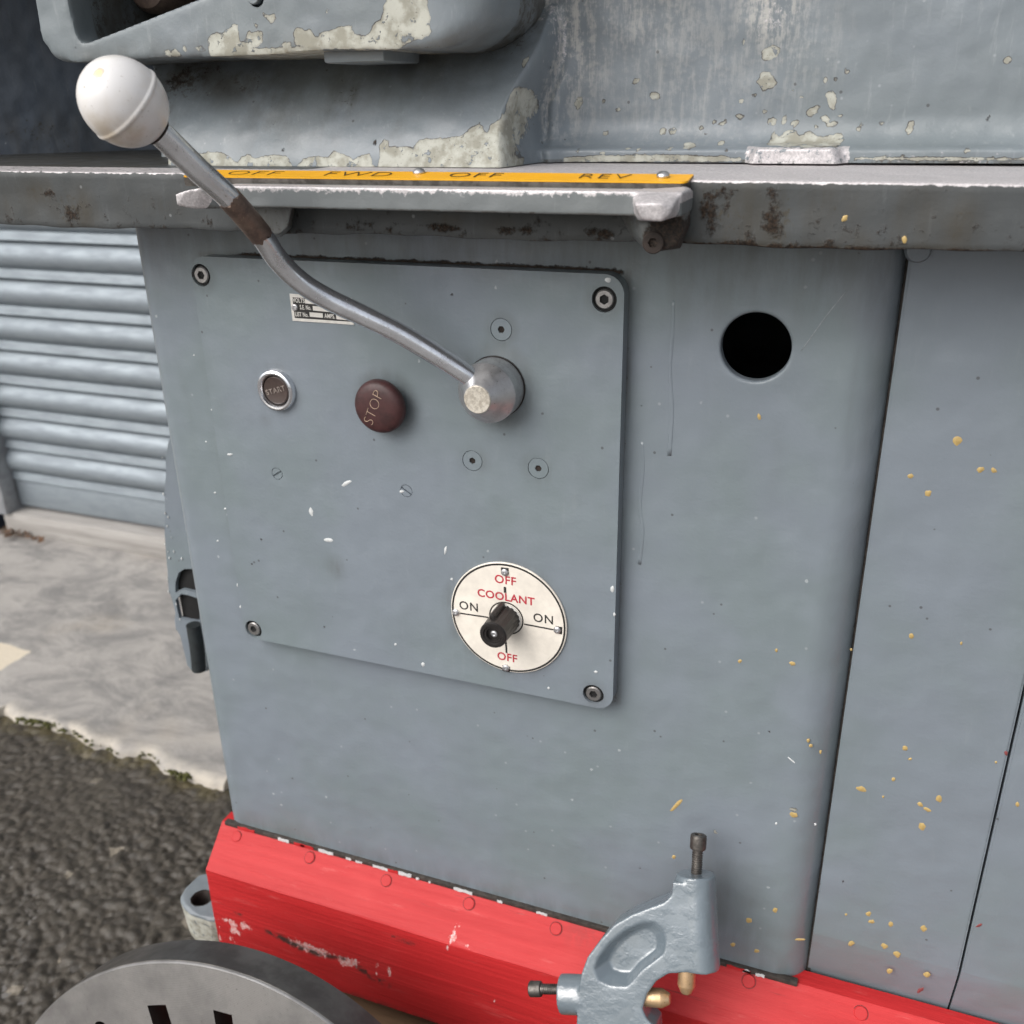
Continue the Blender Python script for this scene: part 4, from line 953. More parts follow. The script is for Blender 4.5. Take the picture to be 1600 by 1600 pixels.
# capped screw holes
nC_ = np.array([0, RC - RZ, RYF]); nC_ = np.array([0, RZ - RC, 0]) * 0 + np.array([0, -(RZ - RC), -RYF]); nC_ /= np.linalg.norm(nC_)
pl = rg = None
for px, py in ((370, 1307), (484, 1340), (604, 1376), (733, 1412), (869, 1451), (1022, 1494), (1170, 1533), (1345, 1583)):
    c_ = atp(px, py, (0, 0, RZ), nC_)
    if pl is None: pl = revolve('screw_plug', [(-0.002, 0.0043), (0.0004, 0.0043), (0.0009, 0.0038), (0.0009, 0.0001)], c_, tuple(nC_), RED, plinth, 24); off = WORLD[pl] - Vector(c_)
    else: copy_part(pl, plinth, Vector(c_) + off)
    if rg is None: rg = revolve('plug_joint', [(-0.001, 0.00475), (0.00016, 0.00475), (0.00016, 0.0038)], c_, tuple(nC_), PLUG_JOINT, plinth, 24); off2 = WORLD[rg] - Vector(c_)
    else: copy_part(rg, plinth, Vector(c_) + off2)
# joint strip between cabinet and plinth with broken paint on it
box('joint_strip', (-0.4475, -0.0028, RZ - 0.0012), (SEAM - 0.004, 0.002, RZ + 0.0026), TAPE, lathe, 0.0008)
for nm, mt, spans in (('paint_fleck', SPLAT_WHITE, ((435, 452, 1), (498, 521, 1), (541, 549, .6), (583, 606, .8), (623, 643, 1), (670, 673, .6), (709, 738, 1), (777, 785, .8), (838, 855, .6), (650, 655, .5), (556, 566, .4), (1160, 1172, .8), (1180, 1194, .7))), ('paint_fleck', RED, ((372, 398, 1), (460, 490, .9), (606, 622, .8), (1135, 1172, .8), (470, 476, 1)))):
    bm = bmesh.new()
    for a_, b_, hh in spans:
        xa, xb = at(a_, 1290 + (a_ - 352) * 0.285, -0.003)[0], at(b_, 1290 + (b_ - 352) * 0.285, -0.003)[0]; n = 7
        zt = [RZ + 0.0004 + 0.0018 * hh + random.uniform(-.0005, .0004) for _ in range(n)]; zb = [RZ - 0.0006 + random.uniform(-.0003, .0006) for _ in range(n)]
        poly = [(xa + (xb - xa) * k / (n - 1), zb[k]) for k in range(n)] + [(xa + (xb - xa) * k / (n - 1), zt[k]) for k in range(n - 1, -1, -1)]
        bm_prism_y(bm, poly, -0.0033, -0.0025)
    from_bm(nm, bm, mt, lathe, False, kind='stuff')

# ---------------------------------------------------------------- control panel
bm = bmesh.new(); bm_prism_y(bm, rrect(PX0, PZ0, PX1, PZ1, 0.0105, 10), PY, -0.0003, 0.0020, 4)
panel = from_bm('control_panel', bm, PAINT, lathe, True, 40)
corner_px = [(314, 430), (944, 468), (396, 983), (927, 1085)]
cs_px = [(783, 515), (738, 720), (841, 732)]; sl_px = [(433, 740), (635, 767)]
def px_r(px, py, dpx, Y): return (at(px + dpx, py, Y)[0] - at(px - dpx, py, Y)[0]) / 2
cuts = []
for x, y in corner_px: cuts.append(cyl_cutter(at(x, y, PY), (0, 1, 0), 0.0067, 0.0055))
for x, y in cs_px: cuts.append(cyl_cutter(at(x, y, PY), (0, 1, 0), 0.00632, 0.0016))
for x, y in sl_px: cuts.append(cyl_cutter(at(x, y, PY), (0, 1, 0), 0.00405, 0.0012))
boolean_cut(panel, cuts)
bmp = bmesh.new(); bmp.from_mesh(panel.data); bmesh.ops.triangulate(bmp, faces=bmp.faces[:])
for _ in range(7):
    es = [e for e in bmp.edges if e.calc_length() > 0.005]
    if not es: break
    bmesh.ops.subdivide_edges(bmp, edges=es, cuts=1); bmesh.ops.triangulate(bmp, faces=bmp.faces[:])
bmp.to_mesh(panel.data); bmp.free(); panel.data.shade_smooth(); panel.data.set_sharp_from_angle(angle=math.radians(35))
P = world_co(panel)
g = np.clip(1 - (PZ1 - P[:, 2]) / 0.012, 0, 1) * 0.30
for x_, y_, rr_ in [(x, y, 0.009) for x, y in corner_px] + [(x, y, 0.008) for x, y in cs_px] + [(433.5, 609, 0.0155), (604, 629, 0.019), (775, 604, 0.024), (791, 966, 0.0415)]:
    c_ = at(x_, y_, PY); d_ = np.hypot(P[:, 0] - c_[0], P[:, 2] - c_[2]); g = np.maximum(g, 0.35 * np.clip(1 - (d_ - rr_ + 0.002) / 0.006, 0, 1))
for k_ in range(14):
    x_, z1_, l_, w_ = rng.uniform(PX0, PX1), rng.uniform(PZ0 + 0.12, PZ1), rng.uniform(0.03, 0.14), rng.uniform(0.0010, 0.003)
    g = np.maximum(g, rng.uniform(0.04, 0.10) * np.exp(-((P[:, 0] - x_ - 0.0015 * np.sin(P[:, 2] * 70 + k_)) / w_) ** 2) * np.clip((z1_ - P[:, 2]) / 0.02, 0, 1) * np.clip((P[:, 2] - z1_ + l_) / l_, 0, 1))
for cx, cy, rx, rz, s_ in ((527, 887, .011, .009, .42), (415, 655, .006, .005, .25), (690, 500, .02, .02, .12), (370, 640, .015, .01, .14)): g = np.maximum(g, s_ * blob(P, at(cx, cy, PY), rx, rz))
set_attr(panel, 'grime_shade', g)
for x, y in corner_px:
    revolve('recess_shade_ring', [(0, 0.0066), (0.0004, 0.0066), (0.0004, 0.0045)], at(x, y, PY + 0.0026), (0, -1, 0), BLACKHOLE, panel, 28)  # black ring painted in for the shadow inside the counterbore
    revolve('socket_dark', [(0, 0.0023), (0.0006, 0.0023)], at(x, y, PY + 0.0042), (0, -1, 0), BLACKHOLE, panel, 12)  # black disc puts the shade of the hex socket into its floor
V, F = hex_screw_vf(0.0051, 0.0027, h=0.0001, depth=0.0030, bev=0.0006)
first = None
for x, y in corner_px:
    c_ = at(x, y, PY + 0.0012)
    if first is None: first = shared_screw('cap_screw', V, F, STEEL_MID, panel, c_)
    else: copy_part(first, panel, c_, (0, random.uniform(0, 1), 0))
V, F = hex_screw_vf(0.0060, 0.0021, h=0.0, depth=0.0020, bev=0.0001); first = None
for x, y in cs_px:
    c_ = at(x, y, PY - 0.00006)
    if first is None: first = shared_screw('countersunk_screw', V, F, PAINT, panel, c_)
    else: copy_part(first, panel, c_, (0, random.uniform(0, 1), 0))
for x, y in cs_px:
    c_ = at(x, y, PY + 0.0012); revolve('socket_dark', [(0, 0.0019), (0.0004, 0.0019)], c_, (0, -1, 0), RUSTY, panel, 12)
V, F = slot_screw_vf(0.0037, 0.0005, 0.0, 0.0012); first = None
for (x, y), a_ in zip(sl_px, (-0.55, 0.55)):
    c_ = at(x, y, PY - 0.00006)
    if first is None: first = shared_screw('slotted_screw', V, F, STEEL if 0 else PAINT, panel, c_); first.rotation_euler = (0, a_, 0)
    else: copy_part(first, panel, c_, (0, a_, 0))

# start button
sc_ = at(433.5, 609, PY); sr = px_r(433.5, 609, 28.5, PY)
start = thing('start_button', None, None, sc_); start.parent = lathe; start.location = WORLD[start] - WORLD[lathe]
revolve('bezel', [(-0.0005, sr), (0.0012, sr), (0.0030, sr * 0.94), (0.0036, sr * 0.86), (0.0034, sr * 0.78), (0.0022, sr * 0.71), (-0.0004, sr * 0.69)], sc_, (0, -1, 0), CHROME, start, 48, True, False)
revolve('button_cap', [(-0.0003, sr * 0.655), (0.0016, sr * 0.655), (0.0021, sr * 0.61), (0.0019, sr * 0.57), (0.0018, 0.0001)], sc_, (0, -1, 0), BROWN_CAP, start, 40)
revolve('gap_ring', [(-0.0002, sr * 0.69), (0.0004, sr * 0.69), (0.0004, sr * 0.64)], sc_, (0, -1, 0), BLACK, start, 40)
text('lettering', 'START', 0.0047, Vector(sc_) + Vector((0, -0.00185, 0)), upright(17), FAINT_INK, start, 1.0, 0.0003, bold=0.00006, spacing=1.12)

# stop button
pc_ = at(604, 629, PY)
stop = thing('stop_button', None, None, pc_); stop.parent = lathe; stop.location = WORLD[stop] - WORLD[lathe]
rs = 0.0160
revolve('button_head', [(-0.0004, 0.008), (0.005, 0.008), (0.0052, rs * 0.95), (0.0065, rs), (0.0085, rs), (0.0105, rs * 0.955), (0.0120, rs * 0.84), (0.0128, rs * 0.65), (0.0132, rs * 0.4), (0.0133, 0.0001)], pc_, (0, -1, 0), BAKELITE, stop, 56, sharp=60)
text('lettering', 'STOP', 0.0094, Vector(pc_) + Vector((-0.0013, -0.0129, 0.0004)), upright(66), GOLD_INK, stop, 0.98, 0.0005, bold=-0.00030, spacing=1.02)

# coolant dial
dc = at(793.5, 966.5, PY - 0.001); dr = 0.0382
dial = thing('coolant_switch', None, None, (dc[0], PY, dc[2])); dial.parent = lathe; dial.location = WORLD[dial] - WORLD[lathe]
dp = np.array([dc[0], PY, dc[2]])
revolve('dial_plate', [(0.0002, dr), (0.0010, dr), (0.0014, dr - 0.0004), (0.0014, 0.0001)], dp, (0, -1, 0), CREAM, dial, 72)
def ring_mesh(name, r0, r1, y0, y1, mat, parent, a0=0, a1=360):
    bm = bmesh.new(); n = 72
    pr = [(y0, r1), (y1, r1), (y1, r0), (y0, r0)]
    V, F = revolve_vf(pr, dp, (0, -1, 0), n, False, False); bm_add(bm, V, F); return from_bm(name, bm, mat, parent, True, 30)
ring_mesh('printed_border', dr - 0.0019, dr - 0.0007, 0.0013, 0.00148, INK, dial)
kp = at(791, 966, PY - 0.0014); 
bm = bmesh.new(); V, F = revolve_vf([(0.0013, 0.0114), (0.0015, 0.0114), (0.0015, 0.0105), (0.0013, 0.0105)], (kp[0], PY, kp[2]), (0, -1, 0), 56, False, False); bm_add(bm, V, F); from_bm('printed_ring', bm, INK, dial)
revolve('knob_base', [(0.0012, 0.0100), (0.0019, 0.0100), (0.0021, 0.0095), (0.0021, 0.0001)], (kp[0], PY, kp[2]), (0, -1, 0), PLATE_WHITE, dial, 48)
def line_px(a, b, w):
    A, B = at(*a, PY - 0.00135), at(*b, PY - 0.00135); d_ = np.array([B[0] - A[0], B[2] - A[2]]); L = np.linalg.norm(d_); d_ /= L; nn = np.array([-d_[1], d_[0]]) * w / 2
    q_ = [np.array([A[0], A[2]]) + nn, np.array([A[0], A[2]]) - nn, np.array([B[0], B[2]]) - nn, np.array([B[0], B[2]]) + nn]
    bm_ = bmesh.new(); bm_prism_y(bm_, [tuple(p_) for p_ in q_], PY - 0.00156, PY - 0.0013); return from_bm('printed_line', bm_, INK, dial, False)
line_px((719, 958), (763, 964.5), 0.0009); line_px((819, 975), (866, 984), 0.0009); line_px((790.5, 1002), (791.5, 1020), 0.0012); line_px((789, 917), (789.3, 926), 0.0016)
def dial_text(s, px, py, h, mat, sx=1.0, deg=0, bold=0.0, spacing=1.0):
    c_ = at(px, py, PY - 0.0014); text('lettering', s, h, Vector(c_), upright(deg), mat, dial, sx, 0.0001, bold=bold, spacing=spacing)
dial_text('OFF', 789.5, 907, 0.0078, INK_RED, 1.0, 0, 0.00012, 1.06); dial_text('COOLANT', 790, 933.5, 0.0074, INK_RED, 1.0, 0, 0.00016, 1.06)
dial_text('OFF', 792.5, 1027.5, 0.0078, INK_RED, 0.96, 0, 0.00014, 1.06); dial_text('ON', 732.5, 948, 0.0082, INK, 0.98, 0, 0.00008, 1.12); dial_text('ON', 849, 967.5, 0.0082, INK, 0.98, 0, 0.00008, 1.12)
V = []; F = []
pr = [(0.0, 0.0024), (-0.0009, 0.0023), (-0.0015, 0.0017), (-0.0017, 0.0009), (-0.0011, 0.0006), (-0.0009, 0.0001)]
V, F = revolve_vf([(-y, r) for y, r in pr], (0, 0, 0), (0, -1, 0), 20); first = None
for i, (x, y) in enumerate(((789, 894), (712.5, 956.5), (871, 984), (791, 1043))):
    c_ = at(x, y, PY - 0.0014)
    # dark notch printed around each screw
    n_ = np.array([c_[0] - dp[0], c_[2] - dp[2]]); n_ /= np.linalg.norm(n_); tq = np.array([-n_[1], n_[0]])
    if i in (0, 2, 3):
        cc = np.array([c_[0], c_[2]]); q_ = [cc + tq * .0025 - n_ * .0012, cc - tq * .0025 - n_ * .0012, cc - tq * .0025 + n_ * .0030, cc + tq * .0025 + n_ * .0030]
        bm_ = bmesh.new(); bm_prism_y(bm_, [tuple(p_) for p_ in q_], PY - 0.00152, PY - 0.0013); from_bm('printed_notch', bm_, INK, dial, False)
    if first is None: first = shared_screw('dial_screw', V, F, STEEL, dial, c_)
    else: copy_part(first, dial, c_)
# fluted pointer knob
bm = bmesh.new(); n = 72; kb = np.array([kp[0], PY - 0.0021, kp[2]]); V = []; F = []
lv = [(0, 0.0090), (0.003, 0.0088), (0.018, 0.0085), (0.0206, 0.0086), (0.0217, 0.0080), (0.0217, 0.0062), (0.0208, 0.0057), (0.0208, 0.0046), (0.0190, 0.0042), (0.0190, 0.0001)]
for s_, r_0 in lv:
    for k in range(n):
        t = 2 * math.pi * k / n; fl = 0.00035 * math.cos(t * 18) if s_ < 0.018 else 0
        V.append(kb + np.array([(r_0 + fl) * math.cos(t), -s_, (r_0 + fl) * math.sin(t)]))
for i in range(len(lv) - 1):
    for k in range(n): F.append([i * n + k, i * n + (k + 1) % n, (i + 1) * n + (k + 1) % n, (i + 1) * n + k])
F.append([(len(lv) - 1) * n + k for k in range(n)]); bm_add(bm, V, F)
fin = [(-0.0018, 0.006), (-0.0018, 0.0108), (0.0, 0.0116), (0.0018, 0.0108), (0.0018, 0.006)]
ang = math.radians(14); fin = [(x * math.cos(ang) - z * math.sin(ang), x * math.sin(ang) + z * math.cos(ang)) for x, z in fin]
bm_prism_y(bm, [(kb[0] + x, kb[2] + z) for x, z in fin], kb[1] - 0.0165, kb[1], 0.0006, 2)
knob = from_bm('pointer_knob', bm, BLACK, dial, True, 30)
revolve('knob_screw', [(0, 0.0023), (0.0006, 0.0021), (0.0010, 0.0012), (0.0005, 0.0008), (0.0004, 0.0001)], kb + np.array([0, -0.0190, 0]), (0, -1, 0), STEEL, knob, 20)

# rating plate
RPY = PY - 0.0006
tl, bl, br, tr = at(452, 459, RPY), at(457, 501.5, RPY), at(553, 508, RPY), at(549, 466, RPY)
plate = thing('rating_plate', None, None, (tl + br) / 2); plate.parent = lathe; plate.location = WORLD[plate] - WORLD[lathe]
bm = bmesh.new(); bm_prism_y(bm, [(p_[0], p_[2]) for p_ in (tl, bl, br, tr)], RPY, PY + 0.0001, 0.0002, 1); from_bm('plate_edge', bm, PLATE_WHITE, plate, False)
ins = 0.0017; 
def lerp2(u, v): return (tl * (1 - u) + tr * u) * (1 - v) + (bl * (1 - u) + br * u) * v
def plate_poly(u0, v0, u1, v1, y, nm, mat):
    bm_ = bmesh.new(); bm_prism_y(bm_, [(p_[0], p_[2]) for p_ in (lerp2(u0, v0), lerp2(u0, v1), lerp2(u1, v1), lerp2(u1, v0))], y, RPY + 0.00005); return from_bm(nm, bm_, mat, plate, False)
plate_poly(0.045, 0.12, 0.96, 0.88, RPY - 0.00008, 'printed_field', INK)
slope = math.degrees(math.atan2(br[2] - bl[2], br[0] - bl[0]))
def ptxt(s, px, py, h, sx): text('lettering', s, h, Vector(at(px, py, RPY - 0.0001)), upright(slope), PLATE_WHITE, plate, sx, 0.00006, bold=0.00006, align='LEFT', spacing=1.05)
ptxt('VOLTS', 457.5, 469.3, 0.0036, 0.72); ptxt('S.E. No.', 468.5, 480.2, 0.0036, 0.62); ptxt('LIST No.', 461, 491, 0.0036, 0.66); ptxt('AMPS.', 507, 493.8, 0.0036, 0.72)
def pbox(x0, y0, x1, y1):
    A, B = at(x0, y0, RPY), at(x1, y1, RPY); h_ = 0.0026; bm_ = bmesh.new()
    bm_prism_y(bm_, [(A[0], A[2] + h_ / 2), (A[0], A[2] - h_ / 2), (B[0], B[2] - h_ / 2), (B[0], B[2] + h_ / 2)], RPY - 0.00015, RPY - 0.00004); from_bm('blank_field', bm_, PLATE_WHITE, plate, False)
pbox(476.5, 470.5, 540, 475.5); pbox(489, 481.5, 540, 486.5); pbox(484, 491.3, 504.5, 493); pbox(525.5, 495, 545, 497)
V, F = revolve_vf([(0, 0.0021), (0.0006, 0.0020), (0.0010, 0.0014), (0.0010, 0.0009), (0.0003, 0.0006), (0.0003, 0.0001)], (0, 0, 0), (0, -1, 0), 18)
shared_screw('plate_screw', V, F, STEEL, plate, at(461, 480.5, RPY - 0.0001))
# ---------------------------------------------------------------- control lever
hb = at(775, 604, PY)
lever = thing('control_lever', None, None, hb); lever.parent = lathe; lever.location = WORLD[lever] - WORLD[lathe]
revolve('hub', [(0.0006, 0.0166), (0.0012, 0.0170), (0.0138, 0.0170), (0.0143, 0.0168), (0.0266, 0.0079)], hb, (0, -1, 0), STEEL, lever, 56, sharp=14)
revolve('hub_face', [(0.0260, 0.0077), (0.0270, 0.0077), (0.0274, 0.0073), (0.0272, 0.0001)], hb, (0, -1, 0), WORN_FACE, lever, 40)
revolve('hub_gap_ring', [(-0.0002, 0.0176), (0.0005, 0.0176), (0.0005, 0.0001)], hb, (0, -1, 0), BLACK, lever, 48)  # black ring drawn in for the dark gap behind the hub
rod_px = [(725, 583, -0.0285), (637, 528, -0.040), (575, 497, -0.049), (512, 467, -0.058), (470, 441, -0.066), (436, 408, -0.074), (408, 368, -0.083), (361, 313, -0.099), (311, 267, -0.113), (258, 216, -0.126)]
rp_ = [np.array([hb[0], -0.022, hb[2]])] + [at(*q_) for q_ in rod_px] + [at(222, 186, -0.1345)]
RP = spline(rp_, 12); RR_ = np.interp(np.arange(len(RP)), [0, 12, 132, len(RP)], [0.0056, 0.0056, 0.0057, 0.0057])
tube('rod', RP, RR_, CHROME if 0 else metal('worn_chromed_rod', (0.84, 0.86, 0.90), (0.66, 0.67, 0.70), rough=0.13, scale=55, spots=(0.36, 0.345, 0.33), metallic=0.90), lever, 28, sharp=60)
i0, i1 = 84, 97
bm = bmesh.new(); sub = RP[i0:i1 + 1]; V, F = tube_vf(sub, [r + 0.00022 for r in RR_[i0:i1 + 1]], 40)
n = 40
for ring_i, sg in ((0, 1), (len(sub) - 1, -1)):
    tn = (sub[1] - sub[0]) if ring_i == 0 else (sub[-1] - sub[-2]); tn = tn / np.linalg.norm(tn)
    for k in range(n): V[ring_i * n + k] = V[ring_i * n + k] + tn * (0.0008 * math.sin(k * 0.8) + 0.0006 * math.sin(k * 2.1 + ring_i))
bm_add(bm, V, F); from_bm('worn_sleeve', bm, ROD_BROWN, lever, True, 60)
be = at(258, 216, -0.126); bc = at(193, 160, -0.1405); ax_ = bc - be; ax_ /= np.linalg.norm(ax_)
pr = []
for k in range(0, 49):
    t = math.pi * k / 48; s_ = -0.0184 * math.cos(t); r = 0.0175 * math.sin(t) ** 0.97
    r += 0.0006 * max(0, 1 - abs(s_ + 0.0012) / 0.0013) ** 0.5
    if s_ < -0.0174: continue
    pr.append((s_, max(r, 0.0001)))
extra = [(-0.0012 + d_, 0.0175 * math.sqrt(max(0, 1 - ((-0.0012 + d_) / 0.0184) ** 2)) + 0.0006 * max(0, 1 - (abs(d_) / 0.0013) ** 2)) for d_ in np.linspace(-0.0016, 0.0016, 9)]
pr = sorted([p_ for p_ in pr if abs(p_[0] + 0.0012) > 0.0018] + extra)
ballo = revolve('ball_knob', pr, bc, tuple(ax_), BALL, lever, 72, sharp=40)
P = world_co(ballo); toC = CAM - bc; toC /= np.linalg.norm(toC)
# stain position on the near side of the ball
def on_ball(px, py):
    v = RT * (px - 800) + DN * (py - 800) + FW * FPX; v /= np.linalg.norm(v); o_ = CAM - bc; b_ = np.dot(o_, v); c_ = np.dot(o_, o_) - 0.0179 ** 2; return CAM + v * (-b_ - math.sqrt(max(b_ * b_ - c_, 0)))
s1 = on_ball(155, 114); s2 = on_ball(151, 121)
set_attr(ballo, 'stain', np.maximum(np.clip(1.0 - np.linalg.norm(P - s1, axis=1) / 0.0052, 0, 1), np.clip(0.8 - np.linalg.norm(P - s2, axis=1) / 0.003, 0, 1)))
lw = on_ball(190, 215)
set_attr(ballo, 'grime_shade', np.clip(0.95 - np.linalg.norm(P - lw, axis=1) / 0.020, 0, 1))
revolve('collar', [(-0.0184, 0.0061), (-0.0170, 0.0068), (-0.0160, 0.0068)], bc, tuple(ax_), RUSTY, lever, 28)

# ---------------------------------------------------------------- lever gate on the tray lip
gate = thing('lever_gate', None, None, at(690, 330, -0.06)); gate.parent = lathe; gate.location = WORLD[gate] - WORLD[lathe]
bm = bmesh.new()
Yb = -0.0735
xa, xb = at(345, 310, Yb)[0], at(1068, 320, -0.07)[0]
zt = at(690, 295, Yb)[2]; zb = at(690, 331, Yb)[2]
bm_box(bm, (xa, Yb, zb), (xb, LY - 0.003, zt))
bm_box(bm, (xa, LY - 0.006, zb + 0.001), (xb, LY + 0.0008, zt - 0.0008))
def hull(bm_, pts):
    vs_ = [bm_.verts.new(tuple(p_)) for p_ in pts]; bmesh.ops.convex_hull(bm_, input=vs_)
hull(bm, [at(x, y, d_) for x, y, d_ in ((274, 303, -0.083), (277, 322, -0.083), (300, 326, -0.080), (336, 290, -0.074), (318, 293, -0.080), (292, 297, -0.083), (345, 326, -0.072), (380, 293, -0.055), (380, 326, -0.055), (345, 292, -0.055))])
nb = at(1030, 347, -0.086)
hull(bm, [at(x, y, d_) for x, y, d_ in ((992, 319, -0.086), (1003, 344, -0.085), (1034, 346, -0.084), (1046, 336, -0.083), (1052, 322, -0.082), (1034, 318, -0.085), (1000, 306, -0.080), (1067, 299, -0.070), (1074, 290, -0.055), (1077, 330, -0.055), (985, 296, -0.055), (990, 345, -0.06), (1070, 335, -0.064))])
hull(bm, [at(x, y, -0.066) for x, y in ((1000, 348), (1007, 376), (1020, 388), (1040, 390), (1058, 382), (1068, 360), (1071, 325), (1000, 325))] + [at(x, y, LY + 0.0008) for x, y in ((968, 335), (984, 366), (1003, 386), (1030, 393), (1064, 388), (1079, 350), (1079, 300), (968, 320))])
hull(bm, [at(x, y, -0.062) for x, y in ((388, 325), (397, 349), (416, 365), (436, 367), (450, 355), (456, 325))] + [at(x, y, LY + 0.0008) for x, y in ((352, 325), (378, 352), (408, 368), (440, 371), (456, 356), (461, 325))])
body = from_bm('gate_casting', bm, PAINT_GATE, gate)
cast(body, 0.0007, 6)
P = world_co(body)
bare = 0.75 * np.clip(1 - (zt - P[:, 2]) / 0.0052, 0, 1) * (P[:, 1] < -0.062) * (P[:, 2] > zt - 0.006)
mid_ = np.clip((P[:, 0] - at(500, 310, Yb)[0]) / 0.02, 0, 1) * np.clip((at(800, 310, Yb)[0] - P[:, 0]) / 0.02, 0, 1)
bare = np.maximum(bare, 0.5 * mid_ * np.clip(1 - (zt - P[:, 2]) / 0.009, 0, 1) * (P[:, 1] < -0.070) * (P[:, 2] > zb))
bare = np.maximum(bare, np.where((P[:, 1] < -0.0757) & (P[:, 0] < -0.2), 0.8, 0)); nubx = at(985, 330, -0.08)[0]
bare = np.maximum(bare, np.where((P[:, 1] < -0.0742) & (P[:, 0] > nubx - 0.004) & (P[:, 2] > nb[2] - 0.001), 0.95, 0))
bare = np.maximum(bare, np.where((P[:, 0] > nubx) & (P[:, 2] > zt - 0.004), 0.85, 0))
set_attr(body, 'bare', bare)
rc_ = at(1040, 372, -0.069); r_ = 0.95 * np.clip(1.5 - np.hypot((P[:, 0] - rc_[0]) / 0.012, (P[:, 2] - rc_[2]) / 0.011), 0, 1) * (P[:, 2] < nb[2] + 0.0005) + 0.4 * (P[:, 0] > at(1055, 330, -0.07)[0] + 0.004) * (P[:, 2] < zt - 0.008)
set_attr(body, 'rust', r_)
set_attr(body, 'grime_shade', np.where((P[:, 2] < zb + 0.001), 0.75, 0))
sc2 = at(1021, 379, -0.0664); V, F = hex_screw_vf(0.0048, 0.0023, 0.0012, 0.0022)
shared_screw('gate_screw', V, F, RUSTY, gate, sc2)
# label strip: dark carrier with the yellow plate tilted towards the operator
yr, yf = -0.0440, -0.0585
def strip_pt(px, front):
    return at(px, (267.0 + (px - 345) * 0.0064) if not front else (277.2 + (px - 345) * 0.0128), yf if front else yr)
A, B, C_, D = strip_pt(300, False), strip_pt(1079, False), strip_pt(1071, True), strip_pt(300, True)
B[0] = C_[0] = (B[0] + C_[0]) / 2 + 0.001; A[0] = D[0] = (A[0] + D[0]) / 2
nrm = np.cross(D - A, B - A); nrm /= np.linalg.norm(nrm); nrm = nrm if nrm[2] > 0 else -nrm
eX = (C_ - D) / np.linalg.norm(C_ - D); eU = np.cross(nrm, eX); eU /= np.linalg.norm(eU)
Lx = np.linalg.norm(C_ - D); Lu = np.dot(A - D, eU)
def strip_slab(name, h0, h1, mat, shrink=0.0, rad=0.003):
    pts = [(shrink, shrink), (Lx - rad, shrink)] + [(Lx - rad + rad * math.sin(t), rad + shrink - rad * math.cos(t)) for t in np.linspace(0.2, 1.57, 7)] + [(Lx - shrink * 0, Lu), (shrink, Lu)]
    bm_ = bmesh.new(); a_ = [bm_.verts.new(tuple(D + eX * u + eU * v + nrm * h1)) for u, v in pts]; b_ = [bm_.verts.new(tuple(D + eX * u + eU * v + nrm * h0)) for u, v in pts]; n_ = len(pts)
    f_ = bm_.faces.new(a_); bm_.faces.new(b_[::-1])
    for i in range(n_): bm_.faces.new((a_[i], a_[(i + 1) % n_], b_[(i + 1) % n_], b_[i]))
    return from_bm(name, bm_, mat, gate, False)
strip_slab('label_carrier', -0.0046, -0.0003, STEEL_DARK); strip_slab('yellow_label', -0.0002, 0.0006, YELLOW, 0.0002)
rotm = Matrix((eX, eU, nrm)).transposed()
for s, px in (('OFF', 397), ('FWD', 560), ('OFF', 742), ('REV', 944)):
    f_, r__ = strip_pt(px, True), strip_pt(px, False); c_ = (f_ + r__) / 2 + nrm * 0.00065; wd = at(px + 37, 275, -0.051)[0] - at(px - 37, 275, -0.051)[0]
    text('lettering', s, Lu * 0.88, Vector(c_), rotm, FADED_INK, gate, wd / (Lu * 1.45), 0.00005, bold=-0.00028, spacing=1.12)
V, F = revolve_vf([(-0.002, 0.0016), (0.0001, 0.0029), (0.0009, 0.0030), (0.0018, 0.0026), (0.0025, 0.0016), (0.0027, 0.0001)], (0, 0, 0), tuple(nrm), 24); first = None
for px, py in ((655, 271.5), (1036, 277)):
    c_ = atp(px, py, D, nrm)
    if first is None: first = shared_screw('label_rivet', V, F, STEEL, gate, c_)
    else: copy_part(first, gate, c_)

SCRATCH = plain('scratched_paint', (0.30, 0.33, 0.345), 0.5, 0.2, 400)
bm = bmesh.new(); c_ = spline([at(x, y, 0.00005) for x, y in ((1322, 455), (1290, 495), (1252, 548))], 6); V, F = tube_vf(c_, [0.00022] * len(c_), 6); V = [np.array([v[0], v[1] * 0.3, v[2]]) for v in V]; bm_add(bm, V, F); from_bm('scratch', bm, SCRATCH, lathe, True, None)
# paint drops and runs on the cabinet and doors -------------------------------
def splat(bm, px, py, rx, ry, deg, Y, h=0.00035):
    pts = oval(px, py, rx, ry, deg, 11, 0.20); c_ = at(px, py, Y - h); vc = bm.verts.new(tuple(c_)); o = [bm.verts.new(tuple(at(x, y, Y - 0.00002))) for x, y in pts]
    i_ = [bm.verts.new(tuple((np.array(v.co) * 0.75 + np.array(at(px, py, Y)) * 0.25) + np.array([0, -h * 0.75, 0]))) for v in o]; n_ = len(o)
    for k in range(n_): bm.faces.new((o[k], o[(k + 1) % n_], i_[(k + 1) % n_], i_[k])); bm.faces.new((i_[k], i_[(k + 1) % n_], vc))
def splats(name, mat, Y, L):
    bm = bmesh.new()
    for px, py, rx, ry, dg in L: splat(bm, px, py, rx, ry, dg, Y)
    return from_bm(name, bm, mat, lathe, True, None, kind='stuff')
